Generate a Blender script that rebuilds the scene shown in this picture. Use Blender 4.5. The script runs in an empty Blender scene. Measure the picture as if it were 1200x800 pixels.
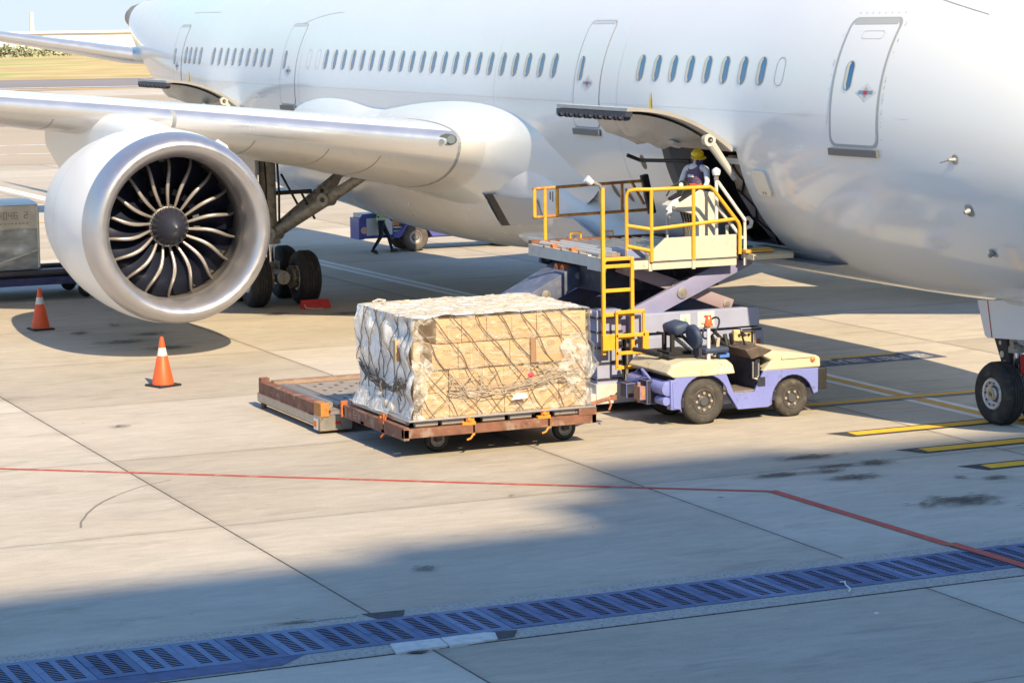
import bpy, bmesh, math, random
from math import radians as R, sin, cos, pi, sqrt
from mathutils import Vector, Matrix, noise
random.seed(7)
SC = bpy.context.scene
COL = SC.collection
# ------------------------------------------------------------ camera
CX, CY, CZ = 32.838, -23.624, 6.541
YAW, PIT, ROLL, FPX = 0.4213, 0.12863, -0.0139, 2928.9
cd = bpy.data.cameras.new('camera'); cam = bpy.data.objects.new('camera', cd); COL.objects.link(cam)
_d = Vector((-cos(YAW)*cos(PIT), sin(YAW)*cos(PIT), -sin(PIT)))
_r = Vector((sin(YAW), cos(YAW), 0)); _u = _r.cross(_d)
_r2 = _r*cos(ROLL) + _u*sin(ROLL); _u2 = -_r*sin(ROLL) + _u*cos(ROLL)
cam.matrix_world = Matrix(((_r2.x, _u2.x, -_d.x, CX), (_r2.y, _u2.y, -_d.y, CY), (_r2.z, _u2.z, -_d.z, CZ), (0, 0, 0, 1)))
cd.sensor_width = 36; cd.lens = FPX/1200*36; cd.clip_start = 0.5; cd.clip_end = 12000
SC.camera = cam
# ------------------------------------------------------------ sky, sun, exposure
SUN_EL = 39.0
w = bpy.data.worlds.new('World'); SC.world = w; w.use_nodes = True
nt = w.node_tree; nt.nodes.clear()
sky = nt.nodes.new('ShaderNodeTexSky'); sky.sky_type = 'NISHITA'; sky.sun_disc = False
sky.sun_elevation = R(SUN_EL); sky.sun_rotation = R(90); sky.air_density = 1.0; sky.dust_density = 0.35; sky.ozone_density = 3.0; sky.altitude = 10
bg = nt.nodes.new('ShaderNodeBackground'); bg.inputs['Strength'].default_value = 0.15
wo = nt.nodes.new('ShaderNodeOutputWorld')
tint = nt.nodes.new('ShaderNodeVectorMath'); tint.operation = 'MULTIPLY'; tint.inputs[1].default_value = (.82, .99, 1.13)
nt.links.new(sky.outputs[0], tint.inputs[0]); cap = nt.nodes.new('ShaderNodeVectorMath'); cap.operation = 'MINIMUM'; cap.inputs[1].default_value = (3.15, 3.68, 4.25)
nt.links.new(tint.outputs[0], cap.inputs[0]); nt.links.new(cap.outputs[0], bg.inputs[0]); nt.links.new(bg.outputs[0], wo.inputs[0])
sl = bpy.data.lights.new('sun', 'SUN'); sl.energy = 4.8; sl.angle = R(0.53); sl.color = (1.0, 0.80, 0.52)
so = bpy.data.objects.new('sun', sl); COL.objects.link(so); so.location = (60, 0, 60)
so.rotation_euler = (0, R(90-SUN_EL), 0)
SC.view_settings.view_transform = 'Standard'; SC.view_settings.look = 'None'
SC.view_settings.exposure = 0.72; SC.view_settings.gamma = 1.0
SC.cycles.use_denoising = True
SC.cycles.max_bounces = 7; SC.cycles.transparent_max_bounces = 10
SC.cycles.sample_clamp_indirect = 6.0
# ------------------------------------------------------------ materials
def nodes(m):
    return m.node_tree.nodes, m.node_tree.links
MATS = {}
def mat(name, col, rough=0.5, metal=0.0, var=0.0, vscale=3.0, dirt=None, dscale=2.0, damt=0.0, bump=0.0, bscale=40.0, coat=0.0, spec=0.5, stretch=None, emit=None, rvar=0.0, dthr=0.55):
    """principled with large-scale tone variation (var), wear patches of colour dirt, and a fine bump"""
    if name in MATS: return MATS[name]
    m = bpy.data.materials.new(name); m.use_nodes = True; N, L = nodes(m)
    b = N['Principled BSDF']; b.inputs['Roughness'].default_value = rough; b.inputs['Metallic'].default_value = metal
    b.inputs['Coat Weight'].default_value = coat; b.inputs['Coat Roughness'].default_value = 0.08
    b.inputs['Specular IOR Level'].default_value = spec
    b.inputs['Base Color'].default_value = (*col, 1)
    if emit: b.inputs['Emission Color'].default_value = (*emit[0], 1); b.inputs['Emission Strength'].default_value = emit[1]
    if var or damt or bump or rvar:
        tc = N.new('ShaderNodeTexCoord'); mp = N.new('ShaderNodeMapping'); L.new(tc.outputs['Object'], mp.inputs[0])
        if stretch: mp.inputs['Scale'].default_value = stretch
        src = None
        if var:
            n = N.new('ShaderNodeTexNoise'); n.inputs['Scale'].default_value = vscale; n.inputs['Detail'].default_value = 6; L.new(mp.outputs[0], n.inputs[0])
            mr = N.new('ShaderNodeMapRange'); mr.inputs[1].default_value = .3; mr.inputs[2].default_value = .7; mr.inputs[3].default_value = 1-var; mr.inputs[4].default_value = 1+var; L.new(n.outputs[0], mr.inputs[0])
            mx = N.new('ShaderNodeVectorMath'); mx.operation = 'SCALE'; mx.inputs[0].default_value = col; L.new(mr.outputs[0], mx.inputs['Scale']); src = mx.outputs[0]
        if damt:
            n = N.new('ShaderNodeTexNoise'); n.inputs['Scale'].default_value = dscale; n.inputs['Detail'].default_value = 9; n.inputs['Roughness'].default_value = .65; L.new(mp.outputs[0], n.inputs[0])
            mr = N.new('ShaderNodeMapRange'); mr.inputs[1].default_value = dthr; mr.inputs[2].default_value = dthr+.09; mr.inputs[3].default_value = 0; mr.inputs[4].default_value = damt; L.new(n.outputs[0], mr.inputs[0])
            mi = N.new('ShaderNodeMix'); mi.data_type = 'RGBA'; L.new(mr.outputs[0], mi.inputs[0])
            mi.inputs[6].default_value = (*col, 1); mi.inputs[7].default_value = (*dirt, 1)
            if src: L.new(src, mi.inputs[6])
            src = mi.outputs[2]
        if src: L.new(src, b.inputs['Base Color'])
        if rvar:
            n = N.new('ShaderNodeTexNoise'); n.inputs['Scale'].default_value = vscale*2; n.inputs['Detail'].default_value = 6; L.new(mp.outputs[0], n.inputs[0])
            mr = N.new('ShaderNodeMapRange'); mr.inputs[1].default_value = .3; mr.inputs[2].default_value = .7; mr.inputs[3].default_value = max(0, rough-rvar); mr.inputs[4].default_value = rough+rvar; L.new(n.outputs[0], mr.inputs[0]); L.new(mr.outputs[0], b.inputs['Roughness'])
        if bump:
            n = N.new('ShaderNodeTexNoise'); n.inputs['Scale'].default_value = bscale; n.inputs['Detail'].default_value = 5; L.new(mp.outputs[0], n.inputs[0])
            bp = N.new('ShaderNodeBump'); bp.inputs['Strength'].default_value = bump; bp.inputs['Distance'].default_value = .01; L.new(n.outputs[0], bp.inputs['Height']); L.new(bp.outputs[0], b.inputs['Normal'])
    MATS[name] = m
    return m
# ------------------------------------------------------------ mesh builder
class MB:
    def __init__(s): s.v = []; s.f = []; s.mi = []; s.m = 0; s.T = None
    def add(s, vs, fs, m=None):
        b = len(s.v); m = s.m if m is None else m
        if s.T is not None: vs = [s.T @ Vector(v) for v in vs]
        s.v += [tuple(v) for v in vs]
        for f in fs: s.f.append([b+i for i in f]); s.mi.append(m)
        return s
    def box(s, lo, hi, m=None, bev=0.0, rot=None):
        lo = Vector(lo); hi = Vector(hi); c = (lo+hi)/2; h = (hi-lo)/2
        h = Vector((abs(h.x), abs(h.y), abs(h.z)))
        if bev <= 0:
            vs = [Vector((sx*h.x, sy*h.y, sz*h.z)) for sx in (-1, 1) for sy in (-1, 1) for sz in (-1, 1)]
            fs = [(0, 1, 3, 2), (4, 6, 7, 5), (0, 4, 5, 1), (2, 3, 7, 6), (0, 2, 6, 4), (1, 5, 7, 3)]
        else:
            bm = bmesh.new(); bmesh.ops.create_cube(bm, size=2)
            for v in bm.verts: v.co = Vector((v.co.x*h.x, v.co.y*h.y, v.co.z*h.z))
            bmesh.ops.bevel(bm, geom=bm.edges[:], offset=min(bev, .45*2*min(h)), segments=2, affect='EDGES', profile=.5)
            bm.verts.index_update(); vs = [v.co.copy() for v in bm.verts]; fs = [[v.index for v in f.verts] for f in bm.faces]; bm.free()
        if rot is not None: vs = [rot @ v for v in vs]
        return s.add([c+v for v in vs], fs, m)
    def cyl(s, p0, p1, r, r2=None, n=16, m=None, caps=True):
        p0 = Vector(p0); p1 = Vector(p1); r2 = r if r2 is None else r2
        d = (p1-p0).normalized(); a = d.orthogonal().normalized(); b = d.cross(a)
        vs = [p0 + (a*cos(2*pi*i/n)+b*sin(2*pi*i/n))*r for i in range(n)] + [p1 + (a*cos(2*pi*i/n)+b*sin(2*pi*i/n))*r2 for i in range(n)]
        fs = [(i, (i+1) % n, n+(i+1) % n, n+i) for i in range(n)]
        if caps: fs += [tuple(range(n))[::-1], tuple(range(n, 2*n))]
        return s.add(vs, fs, m)
    def tube(s, pts, r, n=8, m=None, closed=False):
        pts = [Vector(p) for p in pts]; k = len(pts); vs = []; prev = None
        for i, p in enumerate(pts):
            if closed: t = (pts[(i+1) % k]-pts[i-1])
            else: t = pts[min(i+1, k-1)]-pts[max(i-1, 0)]
            t.normalize()
            a = t.orthogonal().normalized() if prev is None else (prev - t*prev.dot(t))
            if a.length < 1e-6: a = t.orthogonal()
            a.normalize(); prev = a; b = t.cross(a)
            rr = r[i] if isinstance(r, (list, tuple)) else r
            vs += [p+(a*cos(2*pi*j/n)+b*sin(2*pi*j/n))*rr for j in range(n)]
        fs = []
        for i in range(k if closed else k-1):
            for j in range(n):
                i2 = (i+1) % k
                fs.append((i*n+j, i*n+(j+1) % n, i2*n+(j+1) % n, i2*n+j))
        if not closed: fs += [tuple(range(n))[::-1], tuple(range((k-1)*n, k*n))]
        return s.add(vs, fs, m)
    def loft(s, rings, closed=True, caps=True, m=None):
        n = len(rings[0]); vs = [p for r in rings for p in r]; fs = []
        for i in range(len(rings)-1):
            for j in range(n if closed else n-1):
                fs.append((i*n+j, i*n+(j+1) % n, (i+1)*n+(j+1) % n, (i+1)*n+j))
        if caps and closed: fs += [tuple(range(n))[::-1], tuple(range((len(rings)-1)*n, len(rings)*n))]
        return s.add(vs, fs, m)
    def lathe(s, prof, o, ax, n=48, m=None, mfun=None):
        """prof = [(distance along ax, radius)]"""
        o = Vector(o); ax = Vector(ax).normalized(); a = Vector((0, 0, 1)) if abs(ax.z) < .9 else Vector((1, 0, 0)); a = (a-ax*a.dot(ax)).normalized(); b = ax.cross(a)
        vs = [o+ax*t+(a*cos(2*pi*j/n)+b*sin(2*pi*j/n))*max(r, 1e-4) for t, r in prof for j in range(n)]
        for i in range(len(prof)-1):
            pass
        base = len(s.v); s.add(vs, [], m)
        for i in range(len(prof)-1):
            mm = (mfun(i) if mfun else (s.m if m is None else m))
            for j in range(n):
                s.f.append([base+i*n+j, base+i*n+(j+1) % n, base+(i+1)*n+(j+1) % n, base+(i+1)*n+j]); s.mi.append(mm)
        return s
    def prism(s, poly, axis, a, b, m=None):
        """poly of 2D points in the plane normal to axis ('x': (y,z); 'y': (x,z); 'z': (x,y)) extruded from a to b"""
        def P(q, t):
            return {'x': (t, q[0], q[1]), 'y': (q[0], t, q[1]), 'z': (q[0], q[1], t)}[axis]
        n = len(poly); vs = [P(q, a) for q in poly]+[P(q, b) for q in poly]
        fs = [(i, (i+1) % n, n+(i+1) % n, n+i) for i in range(n)]+[tuple(range(n))[::-1], tuple(range(n, 2*n))]
        return s.add(vs, fs, m)
    def build(s, name, mats, parent=None, off=None, smooth=35, bev=0.0, label=None, seg=2):
        me = bpy.data.meshes.new(name); off = Vector(off) if off is not None else Vector((0, 0, 0))
        me.from_pydata([tuple(Vector(v)-off) for v in s.v], [], s.f)
        if not isinstance(mats, (list, tuple)): mats = [mats]
        for m in mats: me.materials.append(m)
        me.polygons.foreach_set('material_index', s.mi)
        bm = bmesh.new(); bm.from_mesh(me); bmesh.ops.recalc_face_normals(bm, faces=bm.faces[:])
        if bev: 
            es = [e for e in bm.edges if len(e.link_faces) == 2 and e.calc_face_angle(0) > R(40)]
            bmesh.ops.bevel(bm, geom=es, offset=bev, segments=seg, affect='EDGES', profile=.5, clamp_overlap=True)
        bm.to_mesh(me); bm.free()
        if smooth:
            me.polygons.foreach_set('use_smooth', [True]*len(me.polygons)); me.set_sharp_from_angle(angle=R(smooth))
        me.update()
        o = bpy.data.objects.new(name, me); COL.objects.link(o)
        if parent: o.parent = parent
        if label: o['label'] = label
        return o
def tag(o, label=None, cat=None, group=None, kind=None):
    if label: o['label'] = label
    if cat: o['category'] = cat
    if group: o['group'] = group
    if kind: o['kind'] = kind
    return o
def thing(name, label, cat, loc=(0, 0, 0), rz=0, group=None, kind=None):
    o = bpy.data.objects.new(name, None); COL.objects.link(o); o.location = loc; o.rotation_euler = (0, 0, rz); o.empty_display_size = .2
    return tag(o, label, cat, group, kind)
def copy_tree(o, parent=None):
    c = o.copy(); COL.objects.link(c); c.parent = parent
    for ch in list(o.children): copy_tree(ch, c)
    return c
def rrect(w, h, r, n=6):
    pts = []
    for cx, cy, a0 in ((w/2-r, h/2-r, 0), (-w/2+r, h/2-r, 90), (-w/2+r, -h/2+r, 180), (w/2-r, -h/2+r, 270)):
        for i in range(n+1):
            a = R(a0+90*i/n); pts.append((cx+r*cos(a), cy+r*sin(a)))
    return pts
# ------------------------------------------------------------ the apron and what is painted on it
def concrete():
    m = bpy.data.materials.new('apron_concrete'); m.use_nodes = True; N, L = nodes(m); b = N['Principled BSDF']
    b.inputs['Roughness'].default_value = .82; b.inputs['Specular IOR Level'].default_value = .3
    tc = N.new('ShaderNodeTexCoord'); sep = N.new('ShaderNodeSeparateXYZ'); L.new(tc.outputs['Object'], sep.inputs[0])
    def math(op, a, bb=None, c=None):
        n = N.new('ShaderNodeMath'); n.operation = op
        for i, v in enumerate((a, bb, c)):
            if v is None: continue
            if isinstance(v, (int, float)): n.inputs[i].default_value = v
            else: L.new(v, n.inputs[i])
        return n.outputs[0]
    def noise_(scale, det=6, rough=.55, vec=None, dist=0):
        n = N.new('ShaderNodeTexNoise'); n.inputs['Scale'].default_value = scale; n.inputs['Detail'].default_value = det; n.inputs['Roughness'].default_value = rough; n.inputs['Distortion'].default_value = dist
        L.new(vec if vec else tc.outputs['Object'], n.inputs[0]); return n.outputs[0]
    def ramp(v, a, b_, lo, hi):
        n = N.new('ShaderNodeMapRange'); n.inputs[1].default_value = a; n.inputs[2].default_value = b_; n.inputs[3].default_value = lo; n.inputs[4].default_value = hi; L.new(v, n.inputs[0]); return n.outputs[0]
    gx = math('DIVIDE', math('SUBTRACT', sep.outputs[0], 1.93), 5.45); gy = math('DIVIDE', math('ADD', sep.outputs[1], 7.85), 6.13)
    cx = math('FLOOR', gx); cy = math('FLOOR', gy)
    comb = N.new('ShaderNodeCombineXYZ'); L.new(cx, comb.inputs[0]); L.new(cy, comb.inputs[1])
    wn = N.new('ShaderNodeTexWhiteNoise'); L.new(comb.outputs[0], wn.inputs[0])
    # distance to the nearest joint, metres, wandering a little
    wob = math('MULTIPLY', math('SUBTRACT', noise_(6, 3), .5), .012)
    dx = math('MULTIPLY', math('ABSOLUTE', math('SUBTRACT', math('FRACT', math('ADD', gx, .5)), .5)), 5.45)
    dy = math('MULTIPLY', math('ABSOLUTE', math('SUBTRACT', math('FRACT', math('ADD', gy, .5)), .5)), 6.13)
    dd = math('ADD', math('MINIMUM', dx, dy), wob)
    # joints across the slabs are thinner than those along them
    joint = math('MAXIMUM', ramp(math('ADD', dy, wob), .006, .019, 1, 0), math('MULTIPLY', ramp(math('ADD', dx, wob), .003, .014, 1, 0), .75))
    edge = ramp(dd, .0, .16, .10, 0)
    # tone
    mp = N.new('ShaderNodeMapping'); mp.inputs['Scale'].default_value = (.9, .35, 1); L.new(tc.outputs['Object'], mp.inputs[0])
    mp2 = N.new('ShaderNodeMapping'); mp2.inputs['Scale'].default_value = (1.6, .5, 1); mp2.inputs['Rotation'].default_value = (0, 0, .12); L.new(tc.outputs['Object'], mp2.inputs[0])
    t = math('ADD', math('MULTIPLY', ramp(noise_(.5, 8, .6, mp.outputs[0]), .3, .7, -.5, .5), .20), math('MULTIPLY', ramp(noise_(3.2, 10, .7, mp2.outputs[0], .6), .3, .7, -.5, .5), .24))
    t = math('ADD', t, math('MULTIPLY', ramp(noise_(38, 4, .7), .3, .7, -.5, .5), .16))
    t = math('ADD', t, math('MULTIPLY', math('SUBTRACT', wn.outputs[0], .5), .24))
    t = math('ADD', t, 1.0)
    # brownish against greyish slabs
    mixc = N.new('ShaderNodeMix'); mixc.data_type = 'RGBA'
    mixc.inputs[6].default_value = (.455, .400, .325, 1); mixc.inputs[7].default_value = (.505, .468, .415, 1)
    L.new(math('ADD', math('MULTIPLY', wn.outputs[0], .6), math('MULTIPLY', ramp(noise_(.35, 5), .35, .65, 0, 1), .4)), mixc.inputs[0])
    sc_ = N.new('ShaderNodeVectorMath'); sc_.operation = 'SCALE'; L.new(mixc.outputs[2], sc_.inputs[0]); L.new(math('SUBTRACT', t, edge), sc_.inputs['Scale'])
    # faint rubber and oil stains, streaked along the slabs
    st = N.new('ShaderNodeMapping'); st.inputs['Scale'].default_value = (1.5, .45, 1); L.new(tc.outputs['Object'], st.inputs[0])
    stain = ramp(noise_(.9, 10, .7, st.outputs[0], .3), .56, .74, 0, .48)
    m1 = N.new('ShaderNodeMix'); m1.data_type = 'RGBA'; L.new(stain, m1.inputs[0]); L.new(sc_.outputs[0], m1.inputs[6]); m1.inputs[7].default_value = (.17, .155, .14, 1)
    spots = ramp(noise_(5.5, 3, .5), .735, .765, 0, .6)
    m2 = N.new('ShaderNodeMix'); m2.data_type = 'RGBA'; L.new(spots, m2.inputs[0]); L.new(m1.outputs[2], m2.inputs[6]); m2.inputs[7].default_value = (.13, .12, .115, 1)
    m3 = N.new('ShaderNodeMix'); m3.data_type = 'RGBA'; L.new(joint, m3.inputs[0]); L.new(m2.outputs[2], m3.inputs[6]); m3.inputs[7].default_value = (.075, .06, .05, 1)
    L.new(m3.outputs[2], b.inputs['Base Color'])
    h = math('SUBTRACT', math('MULTIPLY', noise_(60, 5, .7), .3), math('MULTIPLY', joint, 1.0))
    bp = N.new('ShaderNodeBump'); bp.inputs['Strength'].default_value = .35; bp.inputs['Distance'].default_value = .012; L.new(h, bp.inputs['Height']); L.new(bp.outputs[0], b.inputs['Normal'])
    return m
M_CONC = concrete()
def sheet(name, pts, z, m, holes=None):
    o = MB().add([(p[0], p[1], z) for p in pts], [tuple(range(len(pts)))]).build(name, m, smooth=0)
    return tag(o, kind='structure')
# frame whose axes lie across / along the far view
AF = YAW - math.atan(520/2929)
FD = Vector((-cos(AF), sin(AF), 0)); FR = Vector((sin(AF), cos(AF), 0)); FO = Vector((CX, CY, 0))
def far(dist, side, z=0): 
    p = FO+FD*dist+FR*side; return (p.x, p.y, z)
def strip(name, d0, d1, z, m, s0=-900, s1=1500):
    return sheet(name, [far(d0, s0), far(d1, s0), far(d1, s1), far(d0, s1)], z, m)
# concrete: everything but the drain trench (X 7.72..8.81)
ap = MB()
for x0, x1 in ((-215, 7.72), (8.81, 120)):
    ap.add([(x0, -160, 0), (x1, -160, 0), (x1, 220, 0), (x0, 220, 0)], [(0, 1, 2, 3)])
tag(ap.build('apron', M_CONC, smooth=0), kind='structure')
M_TAN = mat('dry_ground', (.40, .30, .19), .95, var=.12, vscale=.05, dirt=(.30, .24, .15), dscale=.03, damt=.5)
M_SEA = mat('sea_water', (.52, .60, .68), .6, var=.05, vscale=.02)
gm = MB(); gm.add([far(150, -1500, -.06), far(640, -1500, -.06), far(640, 2200, -.06), far(150, 2200, -.06)], [(0, 1, 2, 3)])
gm.add([(-300, -1500, -.07), (300, -1500, -.07), (300, 900, -.07), (-300, 900, -.07)], [(0, 1, 2, 3)])
tag(gm.build('ground', M_TAN, smooth=0), kind='structure')
strip('sea', 560, 2600, -.9, M_SEA, -1500, 2600)
M_ASPH = mat('runway_asphalt', (.115, .105, .115), .9, var=.12, vscale=.05)
M_ASPH2 = mat('runway_asphalt_pale', (.24, .22, .23), .9, var=.1, vscale=.05)
strip('runway', 243, 262, -.03, M_ASPH)
strip('runway_shoulder', 262, 306, -.03, M_ASPH2)
M_WHITE = mat('painted_white', (.72, .72, .70), .7, dirt=(.38, .35, .33), dscale=1.2, damt=.6, dthr=.5)
strip('runway_line', 266, 268, -.02, M_WHITE)
M_DIRT = mat('yellow_earth', (.50, .33, .13), .95, var=.2, vscale=.1)
sheet('dirt_patch', [far(256, -36), far(263, -38), far(262, 9), far(257, 8)], -.016, M_DIRT)
sheet('dirt_strip', [far(232, -300), far(240, -300), far(240, 600), far(232, 600)], -.024, M_DIRT)
M_FARC = mat('far_concrete', (.42, .355, .28), .9, var=.08, vscale=.08)
strip('far_apron', 120, 232, .008, M_FARC)
strip('taxi_line', 165.5, 166.6, .016, mat('taxi_dark', (.24, .2, .17), .9))
strip('joint_line', 139, 139.6, .016, M_WHITE); strip('joint_line', 129.5, 130.0, .016, M_WHITE)
# rolling dry grass behind the runway
def grass_mat():
    m = mat('dry_grass', (.52, .40, .19), .95, var=.22, vscale=.09, dirt=(.30, .38, .12), dscale=.035, damt=.75, dthr=.51, stretch=(1, 1, 1))
    return m
g = MB(); nx, ny = 90, 10; vs = []
for j in range(ny+1):
    for i in range(nx+1):
        s = -400+i*20; d = 306+j*19
        p = FO+FD*d+FR*s; h = -.02+1.4*(j/ny)**1.5*(.7+.6*noise.noise(Vector((s*.02, d*.03, 0)))) 
        vs.append((p.x, p.y, h))
fs = [(j*(nx+1)+i, j*(nx+1)+i+1, (j+1)*(nx+1)+i+1, (j+1)*(nx+1)+i) for j in range(ny) for i in range(nx)]
tag(g.add(vs, fs).build('grass', grass_mat(), smooth=80), kind='stuff')
# ------------------------------------------------------------ drain across the foreground
M_EDGE = mat('drain_edge_concrete', (.40, .385, .36), .9, var=.18, vscale=22, dirt=(.13, .12, .12), dscale=30, damt=.55, dthr=.52, bump=.6, bscale=70)
M_TRENCH = mat('trench_dark', (.03, .03, .035), .95)
YA, YB = -40.0, 12.2
dr = MB()
dr.box((7.41, YA, -.2), (7.74, YB, .012), 0); dr.box((8.79, YA, -.2), (9.16, YB, .012), 0)
dr.box((7.39, YA, -.2), (7.41, YB, .004), 1); dr.box((9.16, YA, -.2), (9.175, YB, .005), 1)
dr.add([(7.74, YA, -.18), (8.79, YA, -.18), (8.79, YB, -.18), (7.74, YB, -.18)], [(0, 1, 2, 3)], 1)
tag(dr.build('drain_channel', [M_EDGE, M_TRENCH], smooth=0), kind='structure')
M_BLUE = mat('drain_blue_paint', (.070, .130, .275), .62, var=.22, vscale=1.3, dirt=(.035, .05, .12), dscale=1.6, damt=.75, dthr=.55, rvar=.1, bump=.15)
M_BLUE_W = mat('drain_blue_worn', (.11, .185, .345), .6, var=.2, vscale=2, dirt=(.05, .07, .14), dscale=2.4, damt=.7, dthr=.57)
M_SLOT = mat('slot_rust', (.06, .03, .025), .9)
def grate_mesh(mm):
    b = MB(); x0, x1, y0, y1 = -.532, .532, -.250, .250
    xs = [x0, -.43]; 
    nslot = 12; 
    for k in range(nslot):
        a = -.41+k*.0705; xs += [a, a+.042]
    xs += [x1]; xs = sorted(set(xs)); ys = [y0, -.165, -.035, .035, .165, y1]
    idx = {}
    def V(x, y, z):
        k = (round(x, 5), round(y, 5), z)
        if k not in idx: idx[k] = len(b.v); b.v.append(k)
        return idx[k]
    slots = {(xs.index(-.41+k*.0705), j) for k in range(nslot) for j in (1, 3)}
    T = .010
    for i in range(len(xs)-1):
        for j in range(len(ys)-1):
            q = [(xs[i], ys[j]), (xs[i+1], ys[j]), (xs[i+1], ys[j+1]), (xs[i], ys[j+1])]
            if (i, j) in slots:
                for a in range(4):
                    p, r = q[a], q[(a+1) % 4]
                    b.f.append([V(*p, 0), V(*p, -T), V(*r, -T), V(*r, 0)]); b.mi.append(1)
            else:
                b.f.append([V(*c, 0) for c in q]); b.mi.append(0)
    ob = [(x0, y0), (x1, y0), (x1, y1), (x0, y1)]
    for a in range(4):
        p, r = ob[a], ob[(a+1) % 4]; b.f.append([V(*p, 0), V(*r, 0), V(*r, -T), V(*p, -T)]); b.mi.append(0)
    return b.build('drain_cover', [mm, M_SLOT], smooth=0)
ga = grate_mesh(M_BLUE); gb = grate_mesh(M_BLUE_W); k = 0
for i in range(-36, 40):
    y = -17.70+i*.508
    src = gb if i in (-2, -1, 0, 2, 3, 5, 9, 16, 20) or random.random() < .12 else ga
    o = src.copy(); COL.objects.link(o); o.location = (8.265+random.uniform(-.004, .004), y, .020+random.uniform(-.003, .003)); o.rotation_euler = (random.uniform(-.004, .004), random.uniform(-.003, .003), 0)
    tag(o, 'blue painted steel cover with two rows of slots in the drain', 'drain cover', 'blue drain covers in a row across the foreground')
bpy.data.objects.remove(ga); bpy.data.objects.remove(gb)
def blob(name, cx, cy, rx, ry, z, m, seed=0, n=40, rough=.45, rot=0):
    pts = []
    for i in range(n):
        a = 2*pi*i/n; f = 1+rough*noise.fractal(Vector((cos(a)*1.5+seed*7.3, sin(a)*1.5, seed)), 1, 2, 4)
        x, y = rx*f*cos(a), ry*f*sin(a); pts.append((cx+x*cos(rot)-y*sin(rot), cy+x*sin(rot)+y*cos(rot)))
    return sheet(name, pts, z, m)
# chipped white slab and tar patches beside the drain
slab = MB().prism([(8.83, -14.32), (9.20, -14.40), (9.17, -13.80), (8.84, -13.76)], 'z', -.05, .03).prism([(8.84, -13.75), (9.19, -13.79), (9.15, -13.22), (8.90, -13.14), (8.84, -13.25)], 'z', -.05, .032)
tag(slab.build('chipped_slab', mat('white_mortar', (.58, .58, .57), .8, var=.15, vscale=9, bump=.4), smooth=0, bev=.01), 'cracked strip of white mortar beside the blue drain covers', 'mortar slab')
M_TAR = mat('tar_patch', (.045, .05, .06), .8, var=.3, vscale=20, bump=.5)
for nm, pts in (('tar_patch', [(8.81, -13.13), (8.86, -12.86), (9.13, -13.02), (9.15, -13.22)]), ('tar_patch', [(7.40, -14.10), (7.44, -13.60), (7.58, -13.66), (7.74, -13.74), (7.73, -14.02)]), ('tar_patch', [(9.22, -14.3), (9.30, -14.15), (9.22, -14.02), (9.19, -14.2)])):
    sheet(nm, pts, .0165, M_TAR)
# blue paint run over the edge at the lower left
sheet('paint_spill', [(8.80, -19.5), (8.80, -15.25), (8.88, -15.35), (9.12, -15.62), (9.15, -19.5)], .0162, mat('blue_spill', (.07, .10, .22), .7, var=.3, vscale=5))
# ------------------------------------------------------------ painted lines
def line(name, pts, wd, z, m):
    b = MB(); P = [Vector((x, y, 0)) for x, y in pts]; vs = []
    for i, p in enumerate(P):
        t = (P[min(i+1, len(P)-1)]-P[max(i-1, 0)]).normalized(); nrm = Vector((-t.y, t.x, 0))
        if 0 < i < len(P)-1:
            t0 = (P[i]-P[i-1]).normalized(); nrm = nrm/max(.5, nrm.dot(Vector((-t0.y, t0.x, 0))))
        vs += [p+nrm*wd/2+Vector((0, 0, z)), p-nrm*wd/2+Vector((0, 0, z))]
    b.add(vs, [(2*i, 2*i+1, 2*i+3, 2*i+2) for i in range(len(P)-1)])
    return tag(b.build(name, m, smooth=0), kind='structure')
M_RED = mat('painted_red', (.50, .085, .06), .75, var=.12, vscale=3, dirt=(.36, .24, .19), dscale=5, damt=.75, dthr=.58)
M_REDTHIN = mat('painted_red_bright', (.46, .07, .05), .75, var=.1, vscale=5, dirt=(.42, .30, .24), dscale=5, damt=.85, dthr=.55)
line('red_line', [(-6.5, -19.2), (-3.73, -15.61), (1.03, -9.4), (3.22, -6.50), (3.30, -6.44)], .115, .004, M_REDTHIN)
line('red_line', [(3.22, -6.45), (7.40, -6.30), (9.3, -6.23), (13, -6.1)], .15, .008, M_RED)
line('red_line', [(7.36, -6.30), (9.25, -6.235)], .16, .032, M_RED)
M_YEL = mat('painted_yellow', (.82, .46, .03), .7, var=.08, vscale=5, dirt=(.42, .34, .22), dscale=6, damt=.45, dthr=.6)
M_YELO = mat('painted_yellow_worn', (.68, .40, .09), .75, var=.1, vscale=5, dirt=(.50, .38, .22), dscale=4, damt=.5, dthr=.56)
M_BLK = mat('painted_black', (.045, .05, .06), .8, var=.3, vscale=8, dirt=(.16, .16, .16), dscale=5, damt=.6)
def bar(x, y0, y1, z=.004):
    sheet('stop_bar_border', [(x-.24, y0-.34), (x+.24, y0-.12), (x+.24, y1), (x-.24, y1)], z, M_BLK)
    sheet('stop_bar', [(x-.15, y0), (x+.14, y0), (x+.14, y1-.1), (x-.15, y1-.1)], z+.004, M_YEL)
bar(-.28, -2.96, 3.0); bar(1.50, -2.82, 3.0); bar(3.09, -2.80, 3.0)
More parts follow.
